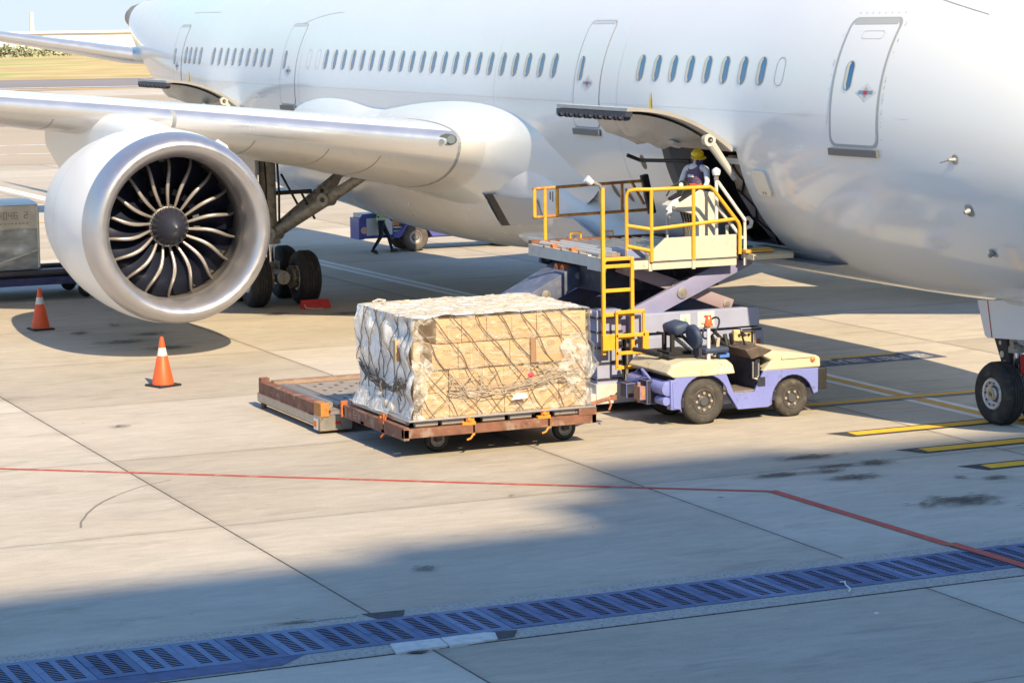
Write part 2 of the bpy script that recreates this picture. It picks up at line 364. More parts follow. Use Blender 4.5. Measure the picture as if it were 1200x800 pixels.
# crossing lead-in lines behind the nose wheel
M_LW = mat('painted_pale_edge', (.62, .64, .68), .7, dirt=(.36, .34, .33), dscale=3, damt=.6, dthr=.5)
line('cross_line_edge', [(-3.13, -4.3), (-3.0, 3.4)], .42, .013, mat('painted_blue_edge', (.30, .33, .42), .75, dirt=(.38, .35, .33), dscale=4, damt=.6))
line('cross_line', [(-3.13, -4.3), (-3.0, 3.4)], .23, .017, M_YEL)
line('stop_line_edge', [(-7.5, -1.4), (-7.5, 3.35)], 1.05, .004, mat('painted_blue_black', (.07, .09, .15), .8, var=.3, vscale=4, dirt=(.30, .30, .31), dscale=3, damt=.7, dthr=.52))
line('stop_line', [(-7.90, -1.4), (-7.90, 2.75)], .22, .008, M_YELO)
line('stop_line_white', [(-7.72, -1.4), (-7.72, 1.2)], .10, .008, M_WHITE)
# worn white lettering on the dark band, too faded to read: vertical and slanted strokes
lt = MB(); yy = 1.05
for k in range(13):
    wd = random.uniform(.10, .17); kind = k % 4
    if k == 5: yy += .12
    st = [[(0, 0, .045, 1)], [(0, 0, .045, 1), (0, .8, 1, 1)], [(0, 0, .045, 1), (.7, 0, 1, 1)], [(0, 0, 1, .2), (0, .8, 1, 1), (0, .4, 1, .6)]][kind]
    for a, b_, c, d in st:
        c = max(c, a+.3)
        lt.add([(-7.14-.42*b_, yy+wd*a, .008), (-7.14-.42*b_, yy+wd*c, .008), (-7.14-.42*d, yy+wd*c, .008), (-7.14-.42*d, yy+wd*a, .008)], [(0, 1, 2, 3)])
    yy += wd+.035
tag(lt.build('ground_lettering', M_WHITE, smooth=0), kind='structure')
# centreline under the aircraft
M_CLW = mat('painted_line_white', (.80, .80, .80), .7, var=.06, vscale=3)
CL = [(-140, -2.2), (-31.5, -.60), (-19.4, -.36), (-6, -.10), (0, -.05), (9, .1)]
line('centre_line_edge', CL, .56, .004, M_CLW)
line('centre_line', CL[:3]+[(-12, -.22)], .10, .009, mat('painted_tan', (.50, .44, .36), .8))
line('centre_line', [(-12, -.22)]+CL[3:], .22, .009, M_YELO)
line('taxi_edge_line', [(-95, -26), (-62, -10.2), (-40, 1)], .45, .012, mat('painted_yellow_pale', (.62, .45, .22), .8))
# oil stains and tyre scuffs
def stain_mat():
    m = bpy.data.materials.new('oil_stain'); m.use_nodes = True; N, L = nodes(m); b = N['Principled BSDF']
    b.inputs['Base Color'].default_value = (.03, .03, .035, 1); b.inputs['Roughness'].default_value = .6
    tc = N.new('ShaderNodeTexCoord'); gr = N.new('ShaderNodeTexGradient'); gr.gradient_type = 'SPHERICAL'
    mp = N.new('ShaderNodeMapping'); L.new(tc.outputs['Object'], mp.inputs[0]); mp.inputs['Scale'].default_value = (1, 1, 1); L.new(mp.outputs[0], gr.inputs[0])
    n = N.new('ShaderNodeTexNoise'); n.inputs['Scale'].default_value = 4.5; n.inputs['Detail'].default_value = 12; n.inputs['Roughness'].default_value = .72; n.inputs['Distortion'].default_value = .6
    m4 = N.new('ShaderNodeMapping'); m4.inputs['Scale'].default_value = (1.5, .9, 1); L.new(tc.outputs['Object'], m4.inputs[0])
    oi = N.new('ShaderNodeObjectInfo'); L.new(oi.outputs['Location'], m4.inputs['Location'])
    L.new(m4.outputs[0], n.inputs[0])
    a = N.new('ShaderNodeMath'); a.operation = 'MULTIPLY_ADD'; L.new(gr.outputs[0], a.inputs[0]); a.inputs[1].default_value = .42; L.new(n.outputs[0], a.inputs[2])
    r = N.new('ShaderNodeMapRange'); r.inputs[1].default_value = .72; r.inputs[2].default_value = .86; r.inputs[3].default_value = 0; r.inputs[4].default_value = .72; L.new(a.outputs[0], r.inputs[0])
    L.new(r.outputs[0], b.inputs['Alpha']); return m
M_STAIN = stain_mat()
def stain(x, y, rx, ry, z=.0205, rot=0):
    n = 28; o = MB().add([(cos(2*pi*i/n), sin(2*pi*i/n), 0) for i in range(n)], [tuple(range(n))]).build('oil_stain', M_STAIN, smooth=0)
    o.location = (x, y, z); o.scale = (rx, ry, 1); o.rotation_euler = (0, 0, rot)
    return tag(o, kind='structure')
for i, a in enumerate(((2.25, -5.75, .36, 1.1), (2.35, -5.0, .3, .8), (2.05, -4.7, .3, 1.0), (2.1, -4.05, .42, .75), (1.2, -4.6, .4, 1.2), (2.9, -4.9, .5, 1.0), (3.65, -3.62, .22, .22), (3.9, -3.2, .3, .5), (5.1, -4.6, .8, 1.4), (5.9, -3.6, .6, 1.2),
          (-19.2, -10.4, .55, .45), (-17.3, -10.0, .6, 1.3), (-15.9, -9.4, .5, 1.0), (-18.3, -9.1, .5, 1.0), (-19.6, -4.2, .5, .9), (-20.3, -5.6, .5, .8), (-20.2, -9.4, .5, .3), 
          (-6.6, -13.0, .25, .35), (5.6, -12.6, .3, .3), (3.4, -7.35, .1, .13), (1.9, -9.8, .10, .12), (7.45, -14.9, .1, .6))):
    stain(a[0], a[1], a[2], a[3], .0205+.0004*i)
def arc(pts, wd, z):
    line('tyre_scuff', pts, wd, z, mat('scuff_dark', (.20, .18, .165), .9))
arc([(1.15, -15.65), (.8, -15.56), (.5, -15.43), (.25, -15.33), (.02, -15.21), (-.22, -15.08), (-.45, -14.93), (-.79, -14.66)], .03, .0045)
arc([(-.79, -14.66), (-1.05, -14.42), (-1.31, -14.14), (-1.62, -13.61)], .014, .0045)
# hairline cracks, a scrap of string on the drain edge
line('hairline_crack', [(7.42, -15.0), (7.5, -14.75), (7.46, -14.5), (7.5, -14.2)], .012, .0166, M_TRENCH)
s = MB().tube([(9.02, -8.80, .03), (8.93, -8.72, .035), (8.80, -8.70, .05), (8.70, -8.66, .06), (8.64, -8.61, .05), (8.60, -8.66, .04)], .008, 6)
tag(s.build('string_scrap', mat('white_string', (.75, .75, .75), .8)), 'thin scrap of white string lying over the drain edge', 'string')
s = MB().box((9.95, -9.06, 0), (9.99, -9.01, .015), bev=.004)
tag(s.build('litter', mat('white_litter', (.75, .75, .75), .8)), 'tiny white crumb of litter on the foreground concrete', 'litter')
# ------------------------------------------------------------ beyond the grass
hb = thing('low_building', 'long white low building far behind the dry grass', 'building', far(520, 60))
bl = MB(); bl.T = Matrix.Rotation(math.atan2(FR.y, FR.x), 4, 'Z')
bl.box((-170, 0, 0), (260, 26, 4.7)); bl.box((-170.3, -.6, 4.7), (260.3, 26.4, 5.1), 1)
bl.build('wall', [mat('far_white', (.80, .80, .80), .8, var=.04, vscale=.03), mat('far_roof', (.75, .76, .78), .7)], hb, smooth=0)
for k in range(28): wb = MB(); wb.T = bl.T; wb.box((-165+k*15, -.15, 1.2), (-158+k*15, .0, 2.9)); wb.build('window', mat('far_glass', (.52, .55, .58), .4), hb, smooth=0)
M_BUSH = mat('far_bush', (.36, .38, .26), .9, var=.3, vscale=.4)
def bush(side, dist, r, h, seed, label):
    rr = random.Random(seed); b = MB()
    for i in range(420):
        a = rr.uniform(0, 2*pi); q = sqrt(rr.random()); zz = rr.random(); hh = h*(1-.55*q*q)*(.75+.35*rr.random())
        x = r*q*cos(a); y = r*.4*q*sin(a); z = hh*zz+.3; s_ = rr.uniform(.25, .6)
        n1 = Vector((rr.gauss(0, 1), rr.gauss(0, 1), rr.gauss(0, 1))).normalized(); t1 = n1.orthogonal().normalized()*s_; t2 = n1.cross(t1.normalized())*s_
        c = Vector((x, y, z)); b.add([c+t1, c+t2*.7, c-t1, c-t2*.7], [(0, 1, 2, 3)])
    b.tube([(0, 0, 0), (.1, 0, h*.5)], .18, 6)
    o = b.build('bush', M_BUSH, smooth=0); o.location = far(dist, side); o.rotation_euler = (0, 0, math.atan2(FR.y, FR.x))
    tag(o, label, 'bush', 'green bushes far behind the runway')
bush(-10.5, 470, 3.6, 2.9, 1, 'leftmost green bush behind the far dry grass'); bush(-6.6, 468, 3.0, 2.3, 2, 'middle green bush behind the far dry grass'); bush(-2.8, 472, 3.2, 2.5, 3, 'third green bush from the left behind the far grass'); bush(-.2, 475, 2.0, 1.6, 4, 'small low bush, rightmost behind the far grass')
ms = MB().cyl((0, 0, 0), (0, 0, 9.4), .75, .45, 10)
o = ms.build('far_mast', mat('far_pale', (.62, .62, .62), .9)); o.location = far(600, -6.5); tag(o, 'pale slim mast far off above the stabiliser', 'mast')
# terminal behind the viewpoint: its roof edge throws the foreground shade
tb = thing('terminal_building', 'pale terminal behind the viewpoint whose roof shades the foreground', 'building', (90, 0, 0))
TAN = math.tan(R(SUN_EL))
def roof(xs): return (80-xs)*TAN
wl = MB(); wl.T = Matrix.Translation((-90, 0, 0))
for y0, y1, xs in ((-70, -12.9, 4.62), (-12.9, -9.75, 4.1), (-9.75, -8.75, 2.5), (-8.75, -8.15, 1.1), (-8.15, -4.6, .2), (-4.6, 1.0, .65), (1.0, 30, 1.6)):
    wl.box((80, y0, 0), (100, y1, roof(xs)))
wl.build('wall', mat('terminal_wall', (.30, .32, .36), .8, var=.1, vscale=.3), tb, smooth=0)
gl = MB(); gl.T = wl.T
for z in (3, 11, 19, 27, 35, 43, 51): gl.box((79.9, -69, z), (79.99, 29, z+2.6))
gl.build('window_band', mat('terminal_glass', (.10, .13, .16), .1, spec=.8), tb, smooth=0)

# boarding bridge on the far side: its shade falls beyond the belly
jb = thing('jet_bridge', 'grey boarding bridge docked at the hidden far side of the airliner', 'boarding bridge', (-9.9, 4.5, 0))
jm = mat('bridge_grey', (.40, .42, .44), .6, var=.05, vscale=1); ang = math.atan2(1, .62); JT = Matrix.Translation((0, -.5, 0)) @ Matrix.Rotation(0, 4, 'Z')
b = MB(); b.T = JT; b.box((-1.6, -1.1, 4.25), (1.3, 2.6, 7.0), bev=.1); b.build('cab', jm, jb)
b = MB(); d = Vector((.62, 1, 0)).normalized(); s_ = Vector((d.y, -d.x, 0)); o = Vector((-.1, 1.2, 0))
P = [o+s_*1.4*a+d*t+Vector((0, 0, z)) for t in (0, 26) for a in (-1, 1) for z in (4.3, 7.0)]; b.add(P, [(0, 1, 3, 2), (4, 6, 7, 5), (0, 4, 5, 1), (2, 3, 7, 6), (0, 2, 6, 4), (1, 5, 7, 3)]); b.build('tunnel', jm, jb, smooth=0)
for t in (17, 25):
    for a in (-1.1, 1.1): b = MB(); c = o+d*t+s_*a; b.cyl(c+Vector((0, 0, 0)), c+Vector((0, 0, 4.3)), .18, n=12); b.build('support_leg', jm, jb)
# ------------------------------------------------------------ the aircraft (nose towards +X, nose wheel at the origin)
M_SKIN = mat('aircraft_white', (.75, .775, .79), .19, var=.012, vscale=.6, coat=.5, rvar=.03)
def skin_mat():
    m = M_SKIN; N, L = nodes(m); b = N['Principled BSDF']; tc = N.new('ShaderNodeTexCoord')
    # faint vertical panel joints and dirt streaks towards the belly
    return m
M_GREYW = mat('aircraft_grey', (.50, .51, .53), .3, var=.05, vscale=1.5, coat=.3)
M_WINGU = mat('wing_underside', (.66, .65, .64), .3, var=.05, vscale=.8, coat=.25, dirt=(.52, .49, .46), dscale=1.2, damt=.35, dthr=.56)
M_SILV = mat('slat_metal', (.72, .73, .76), .33, metal=.75, var=.03, vscale=1.2, rvar=.07)
M_LIP = mat('intake_lip_metal', (.50, .50, .54), .38, metal=.8, var=.03, vscale=2.0, rvar=.06, spec=.6)
M_SEAM = mat('seam_grey', (.30, .32, .34), .6); M_SEAL = mat('door_seal', (.36, .39, .41), .45)
M_SEAMF = mat('seam_faint', (.55, .57, .60), .5)
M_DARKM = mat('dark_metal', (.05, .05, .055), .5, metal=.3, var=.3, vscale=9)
M_TYRE = mat('tyre_rubber', (.028, .028, .03), .75, var=.25, vscale=8, dirt=(.09, .085, .08), dscale=5, damt=.5, bump=.2, bscale=60)
M_RIM = mat('wheel_rim_pale', (.62, .62, .62), .4, metal=.3, dirt=(.2, .19, .18), dscale=9, damt=.6)
M_GEAR = mat('gear_grey', (.36, .35, .33), .45, metal=.15, var=.15, vscale=6, dirt=(.13, .12, .11), dscale=7, damt=.6, dthr=.5)
M_GLASSB = mat('cabin_glass', (.03, .12, .30), .12, spec=.9, coat=.6)
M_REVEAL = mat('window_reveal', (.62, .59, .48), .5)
M_GREYD = mat('sill_plate', (.17, .18, .19), .5, metal=.3)
def sec(X):
    if X >= -3.4:
        u = min(1, (X+3.4)/9.0); a = 2.885*sqrt(max(0, 1-u*u)); zt = 4.2+3.65*max(0, 1-u**2.4)**.6; zb = 4.2-2.29*sqrt(max(0, 1-u**3.4))
    elif X <= -33:
        u = (-33-X)/18.0; a = 2.885*(1-.90*u**1.75); zb = 1.91+4.45*u**1.45; zt = 7.85-.72*u**2
    else: a, zt, zb = 2.885, 7.85, 1.91
    return a, (zt+zb)/2, (zt-zb)/2
def skin(X, z):
    a, zm, h = sec(X); q = (z-zm)/h
    return -a*sqrt(max(0, 1-q*q))
def sp(X, z, off=0.0):
    """point on the starboard skin, moved outwards by off"""
    a, zm, h = sec(X); y = skin(X, z); n = Vector((0, y/(a*a), (z-zm)/(h*h))); n.normalize()
    return Vector((X, y, z))+n*off
air = thing('airliner', 'white twin-engine airliner parked with its cargo door open', 'aircraft', (0, 0, 0))
PH1, PH2 = math.asin((2.42-4.88)/2.97), math.asin((4.25-4.88)/2.97)
def lin(a, b, n): return [a+(b-a)*i/n for i in range(n)]
PH = lin(-pi/2, PH1, 8)+lin(PH1, PH2, 12)+lin(PH2, pi/2, 26)+[pi/2]
XS = sorted(set([-51.05, -50.6]+[-50+.75*i for i in range(22)]+[-33.6, -30.9, -6.95, -4.2, -3.4]+[-32.4+.5*i for i in range(58)]+[-3.0+.4*i for i in range(16)]+[3.6, 4.0, 4.4, 4.7, 5.0, 5.2, 5.4, 5.5, 5.57, 5.6]))
fu = MB(); nP = len(PH); ring = []
def ringpts(X):
    a, zm, h = sec(X)
    st = [(X, -a*cos(p), zm+h*sin(p)) for p in PH]; po = [(X, a*cos(p), zm+h*sin(p)) for p in PH[1:-1]][::-1]
    return st+po
n = 2*nP-2; vs = []
for X in XS: vs += ringpts(X)
fs = []; i1, i2 = PH.index(PH1), PH.index(PH2)
for i in range(len(XS)-1):
    xm = (XS[i]+XS[i+1])/2; hole = -6.95 < xm < -4.2 or -33.6 < xm < -30.9
    for j in range(n):
        if hole and i1 <= j < i2: continue
        fs.append((i*n+j, i*n+(j+1) % n, (i+1)*n+(j+1) % n, (i+1)*n+j))
fs += [tuple(range(n)), tuple(range((len(XS)-1)*n, len(XS)*n))]
fu.add(vs, fs)
for q, f_ in enumerate(fu.f):
    if max(fu.v[i][0] for i in f_) < -49.2: fu.mi[q] = 1
M_TAILC = mat('tail_cone_metal', (.34, .26, .19), .5, metal=.4, var=.3, vscale=3)
fuse = fu.build('fuselage', [M_SKIN, M_TAILC], air, smooth=60)
# tail cone exhaust
MB().lathe([(0, .44), (.5, .42), (1.1, .34), (1.12, .28), (.6, .26)], (-50.0, 0, 6.70), (-1, 0, .03), 20).build('exhaust_cone', mat('exhaust_metal', (.33, .25, .18), .5, metal=.5, var=.3, vscale=4), air)
# ---- hold openings: rim, lining, floor
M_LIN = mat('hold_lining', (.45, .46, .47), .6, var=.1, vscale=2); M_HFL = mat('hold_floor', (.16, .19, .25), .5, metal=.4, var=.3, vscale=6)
M_RIMW = mat('opening_rim', (.55, .56, .56), .5)
def hold(x0, x1, name):
    b = MB(); t = .14
    zs = lin(2.42, 4.25, 12)+[4.25]
    def inn(X, z, d): p = sp(X, z); a, zm, h = sec(X); nn = Vector((0, p.y/(a*a), (z-zm)/(h*h))).normalized(); return p-nn*d
    for X in (x0, x1):
        b.add([sp(X, z) for z in zs]+[inn(X, z, t) for z in zs], [(k, k+1, len(zs)+k+1, len(zs)+k) for k in range(len(zs)-1)])
    for z in (2.42, 4.25):
        b.add([sp(x0, z), sp(x1, z), inn(x1, z, t), inn(x0, z, t)], [(0, 1, 2, 3)])
    b.build('opening_rim', M_RIMW, air, smooth=0)
    L0, L1 = x0-2.6, x1+1.6
    j_ = MB(); j_.add([(x0-.004, sp(x0, z).y+.02, z) for z in zs]+[(x0-.004, sp(x0, z).y+.75, z) for z in zs], [(k, k+1, len(zs)+k+1, len(zs)+k) for k in range(len(zs)-1)]); j_.build('door_jamb', mat('jamb_grey', (.40, .41, .43), .6, var=.08, vscale=4), air, smooth=0)
    c = MB(); c.m = 0
    c.add([(L0, -2.05, 2.40), (L1, -2.05, 2.40), (L1, 1.9, 2.40), (L0, 1.9, 2.40)], [(0, 1, 2, 3)], 1)
    c.add([(L0, -2.3, 4.34), (L1, -2.3, 4.34), (L1, 2.2, 4.34), (L0, 2.2, 4.34)], [(0, 1, 2, 3)], 0)
    c.add([(L0, 1.9, 2.40), (L1, 1.9, 2.40), (L1, 2.2, 4.34), (L0, 2.2, 4.34)], [(0, 1, 2, 3)], 0)
    for X in (L0, L1): c.add([(X, -1.6, 2.40), (X, 1.9, 2.40), (X, 2.2, 4.34), (X, -2.66, 4.34), (X, -2.5, 3.5)], [(0, 1, 2, 3, 4)], 0)
    for k in range(9): c.cyl((x0+.1, -1.9+k*.42, 2.45), (x1-.1, -1.9+k*.42, 2.45), .03, n=8, m=1)
    for k in range(4): c.box((x0+.3+k*.72, -1.8, 2.405), (x0+.42+k*.72, 1.6, 2.47), 2)
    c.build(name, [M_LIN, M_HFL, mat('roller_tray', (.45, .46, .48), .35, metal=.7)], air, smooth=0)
    # curved inner side walls either side of the door, seen through it
    d = MB()
    for xa, xb in ((L0, x0), (x1, L1)):
        vs = [inn(X, z, t) for X in (xa, xb) for z in zs]; k = len(zs)
        d.add(vs, [(q, q+1, k+q+1, k+q) for q in range(k-1)])
    d.build('side_lining', M_LIN, air)
hold(-6.95, -4.2, 'cargo_hold'); hold(-33.6, -30.9, 'cargo_hold')
# ---- cargo doors, swung up and out about their top hinge
M_DIN = mat('door_inner_paint', (.52, .51, .48), .5, var=.08, vscale=3); M_DLIN = mat('door_liner', (.56, .56, .54), .55, var=.07, vscale=2, dirt=(.36, .35, .33), dscale=2.5, damt=.5)
def cargo_door(x0, x1, turn=-143.4):
    H = Vector((0, skin(-10, 4.27), 4.27)); Rm = Matrix.Rotation(R(turn), 4, 'X')
    def tr(p): q = Vector((0, p.y, p.z))-H; q = Rm @ q+H; return Vector((p.x, q.y, q.z))
    def inn(X, z, d): p = sp(-10, z); nn = Vector((0, p.y/(2.885**2), (z-4.88)/(2.97**2))).normalized(); p = p-nn*d; return Vector((X, p.y, p.z))
    zs = lin(4.24, 2.43, 14)+[2.43]
    K = len(zs); o_ = []; 
    b = MB()
    A = [tr(inn(x0, z, 0)) for z in zs]; B = [tr(inn(x1, z, 0)) for z in zs]; Ai = [tr(inn(x0+.03, z, .06)) for z in zs]; Bi = [tr(inn(x1-.03, z, .06)) for z in zs]
    b.add(A+B, [(k, k+1, K+k+1, K+k) for k in range(K-1)])
    d = b.build('cargo_door', [M_SKIN], air, smooth=60)
    f = MB()   # white edge frames and the inside skin
    f.add(A+Ai, [(k, k+1, K+k+1, K+k) for k in range(K-1)]); f.add(B+Bi, [(k, k+1, K+k+1, K+k) for k in range(K-1)])
    f.add([A[-1], B[-1], Bi[-1], Ai[-1]], [(0, 1, 2, 3)])
    f.add(Ai+Bi, [(k, k+1, K+k+1, K+k) for k in range(K-1)])
    f.build('door_frame', M_DIN, d, smooth=60)
    # the hanging liner: a shallow tray with raised humps
    l = MB(); m_ = 8; zz = zs[3:-2]; q = len(zz); rows = []
    for j in range(m_+1):
        X = x0+.35+(x1-x0-.7)*j/m_; e = min(1, min(j, m_-j)/1.2)
        rows.append([tr(inn(X, z, .11+.30*e*min(1, min(i, q-1-i)/1.6)*(1+.25*sin(j*1.7)))) for i, z in enumerate(zz)])
    l.add([p for r_ in rows for p in r_], [(j*q+i, j*q+i+1, (j+1)*q+i+1, (j+1)*q+i) for j in range(m_) for i in range(q-1)])
    l.build('door_liner', M_DLIN, d, smooth=40)
    for xx in (x0+1.5, x0+2.1):
        g = MB(); P = [tr(inn(xx+dx, z, dd)) for dx in (-.11, .11) for z in (3.6, 3.42) for dd in (.36, .42)]
        g.add(P, [(0, 1, 3, 2), (4, 5, 7, 6), (0, 1, 5, 4), (2, 3, 7, 6), (0, 2, 6, 4), (1, 3, 7, 5)]); g.build('liner_box', M_DIN, d, smooth=0)
    # latch row along the free edge
    for k in range(7):
        g = MB(); xa = x0+.06+k*.38
        p0 = tr(inn(xa, 2.46, .10)); p1 = tr(inn(xa+.27, 2.46, .10))
        g.cyl(p0+Vector((0, 0, -.05)), p1+Vector((0, 0, -.05)), .05, n=10, m=0); g.cyl(p0+Vector((-.02, 0, -.05)), p0+Vector((.05, 0, -.05)), .075, n=10, m=1); g.cyl(p1-Vector((.05, 0, .05)), p1+Vector((.02, 0, -.05)), .075, n=10, m=1)
        g.build('latch', [mat('latch_steel', (.30, .32, .38), .35, metal=.8), mat('latch_dark', (.03, .035, .06), .5)], d)
    g = MB(); e0, e1 = tr(inn(x0+.02, 2.44, .05)), tr(inn(x0+2.7, 2.44, .05)); g.box((e0.x, e0.y-.03, e0.z-.10), (e1.x, e0.y+.10, e0.z-.02)); g.build('latch_rail', mat('latch_dark', (.03, .035, .06), .5), d)
    # yellow tell-tale and hinge arms
    g = MB(); p = tr(inn(x0+1.9, 3.0, -.02)); g.add([p, p+Vector((.10, 0, 0)), p+Vector((.07, 0, .30)), p+Vector((.05, 0, .30))], [(0, 1, 2, 3)]); g.add([p+Vector((0, .03, 0)), p+Vector((.10, .03, 0)), p+Vector((.07, .03, .30)), p+Vector((.05, .03, .30))], [(0, 1, 2, 3)])
    g.build('marker_flag', mat('flag_yellow', (.75, .55, .08), .6), d)
    for X, y0 in ((x1-.10, 0),):
        a0 = tr(inn(X, 3.78, .14)); a1 = Vector((X-.03, -2.78, 3.78))
        g = MB(); g.tube([a0, a0+(a1-a0)*.5, a1], [.085, .07, .05], 10); g.cyl(a0-Vector((.05, 0, 0)), a0+Vector((.07, 0, 0)), .11, n=14); g.cyl(a0+Vector((.071, 0, 0)), a0+Vector((.08, 0, 0)), .05, n=12, m=1)
        g.build('hinge_arm', [M_DIN, M_DARKM], d)
    g = MB(); g.tube([(x0+.1, -3.55, 4.10), (x0+.12, -3.3, 4.0), (x0+.9, -2.72, 4.0)], .035, 8); g.build('lift_strut', M_DARKM, d)
    g = MB(); g.box((x1-.75, -2.70, 4.02), (x1, -2.60, 4.12)); g.build('hinge_rail', mat('rail_white', (.7, .7, .7), .5), d, smooth=0)
    return d
cargo_door(-6.95, -4.2); cargo_door(-33.6, -30.9)
# ---- surface patches that follow the skin
def patch(outline, X, z, off, scales=(1, .8, .6, .4, .2)):
    vs = []; n = len(outline)
    for s in scales: vs += [sp(X+p[0]*s, z+p[1]*s, off) for p in outline]
    vs.append(sp(X, z, off)); fs = []
    for k in range(len(scales)-1): fs += [(k*n+j, k*n+(j+1) % n, (k+1)*n+(j+1) % n, (k+1)*n+j) for j in range(n)]
    k = len(scales)-1; fs += [(k*n+j, k*n+(j+1) % n, len(vs)-1) for j in range(n)]
    return vs, fs
def ringp(o1, o2, X, z, off):
    n = len(o1); return [sp(X+p[0], z+p[1], off) for p in o1]+[sp(X+p[0], z+p[1], off) for p in o2], [(j, (j+1) % n, n+(j+1) % n, n+j) for j in range(n)]
def window_mesh(X, z, w=.27, h=.47, plug=False, up=0.0):
    o = rrect(w, h, w/2-.002, 7); b = MB()
    if plug:
        i = rrect(w-.022, h-.022, w/2-.013, 7); b.add(*ringp(o, i, X, z, .004), m=0); return b
    i = rrect(w-.022, h-.022, w/2-.013, 7)
    b.add(*ringp(o, i, X, z, .010+up), m=0)
    b.add(*[q for q in patch(i, X, z, .004+up, (1, .6, .3))], m=1)
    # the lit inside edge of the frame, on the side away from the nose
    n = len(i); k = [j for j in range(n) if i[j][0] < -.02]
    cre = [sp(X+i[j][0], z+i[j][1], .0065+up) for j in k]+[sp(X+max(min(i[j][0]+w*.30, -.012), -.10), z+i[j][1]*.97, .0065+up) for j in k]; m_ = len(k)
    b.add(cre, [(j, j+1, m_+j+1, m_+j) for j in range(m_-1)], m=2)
    return b
XW = [-11.44-.617*k for k in range(22)]+[-7.75+.6225*k for k in range(8)]+[-28.56-.606*k for k in range(9)]+[-34.68, -35.25, -35.8, -36.3]
for X in XW: window_mesh(X, 5.61).build('window', [M_SEAM, M_GLASSB, M_REVEAL], air, smooth=30)
for X in (-2.80, -24.95, -25.6): window_mesh(X, 5.61, plug=True).build('blanked_window', M_SEAMF if X < -20 else M_SEAM, air, smooth=30, label='blanked window outline painted white')
def cabin_door(X, w=1.12, zb=4.46, zt=6.47, front=False):
    z = (zb+zt)/2; h = zt-zb; o = rrect(w, h, .14, 6)
    # add points along the long sides so that the panel follows the curve of the hull
    def dense(p):
        q = []
        for i in range(len(p)):
            a, b_ = p[i], p[(i+1) % len(p)]; L_ = math.dist(a, b_); k = max(1, int(L_/.12))
            q += [(a[0]+(b_[0]-a[0])*t/k, a[1]+(b_[1]-a[1])*t/k) for t in range(k)]
        return q
    o = dense(o); g = .045 if front else .016; i = [(p[0]*(1-2*g/w), p[1]*(1-2*g/h)) for p in o]
    b = MB(); b.add(*patch(i, X, z, .006, tuple(1-.1*k for k in range(10)))); d = b.build('cabin_door', M_SKIN, air, smooth=60)
    b = MB(); b.add(*ringp(o, i, X, z, .008)); b.build('door_seam', M_SEAL if front else M_SEAM, d, smooth=0)
    if True:
        b = MB(); k0, k1 = (zt-.02, zt-.11) if front else (zt-.01, zt-.07)
        xs = lin(-w/2+.1, w/2-.1, 8)+[w/2-.1]
        b.add([sp(X+x, k0, .0095) for x in xs]+[sp(X+x, k1, .0095) for x in xs], [(k, k+1, len(xs)+k+1, len(xs)+k) for k in range(len(xs)-1)]); b.build('door_header', M_SEAMF if not front else mat('header_shade', (.42, .43, .43), .5), d, smooth=0)
    b = MB(); zz = (zb-.02, zb-.13)
    P = [sp(X+x, q, off) for q in zz for x in (-w/2, w/2) for off in (0, .06)]
    b.add(P, [(0, 1, 3, 2), (4, 5, 7, 6), (1, 3, 7, 5), (0, 1, 5, 4), (2, 3, 7, 6)]); b.build('sill_plate', M_GREYD, d, smooth=0)
    wx, wz = (X-.21, 5.57) if front else (X-.33, 5.57)
    window_mesh(wx, wz, .20, .46, up=.008).build('door_window', [M_SEAM, M_GLASSB, M_REVEAL], d, smooth=30)
    hx, hz = (X+.27, 5.32) if front else (X+.02, 5.30)
    b = MB(); dia = lambda a, c: [(a, 0), (a*.35, c*.55), (0, c), (-a*.35, c*.55), (-a, 0), (-a*.35, -c*.55), (0, -c), (a*.35, -c*.55)]
    b.add(*patch(dia(.25, .145), hx, hz, .010, (1, .5)), m=0); b.add(*patch(dia(.10, .09), hx, hz, .014, (1, .5)), m=1)
    b.add([sp(hx+x, hz+q, .016) for x, q in ((-.17, -.02), (.17, -.02), (.17, .025), (-.17, .025))], [(0, 1, 2, 3)], 2)
    b.add(*patch([(-.05, .02), (.05, .02), (.035, -.03), (-.035, -.03)], hx, hz, .019, (1, .5)), m=3)
    b.build('door_handle', [mat('handle_recess', (.66, .66, .68), .4), mat('handle_grey', (.42, .43, .45), .4), mat('handle_blue', (.20, .30, .42), .4), mat('handle_red', (.55, .03, .04), .5)], d, smooth=0)
    if front:
        b = MB(); o1 = rrect(.52, .13, .06, 5); o2 = rrect(.50, .11, .05, 5); b.add(*ringp(o1, o2, X+.06, 6.2, .0095)); b.build('placard_outline', M_SEAMF, d, smooth=0)
        b = MB()
        for k in range(34):
            t = k/34*2*(w+h); side = 1 if random.random() < .7 else -1
            zz_ = zb+random.uniform(.1, h-.05); b.add(*patch(rrect(.02, .02, .009, 2), X+side*(w/2+.07), zz_, .004, (1,)))
        for k in range(8): b.add(*patch(rrect(.025, .02, .009, 2), X-w/2+.1+k*.15, zt+.07, .004, (1,)))
        b.build('rivets', mat('rivet_grey', (.45, .46, .47), .5), d, smooth=0)
cabin_door(-.64, 1.22, front=True); cabin_door(-9.87); cabin_door(-27.03); cabin_door(-37.3)
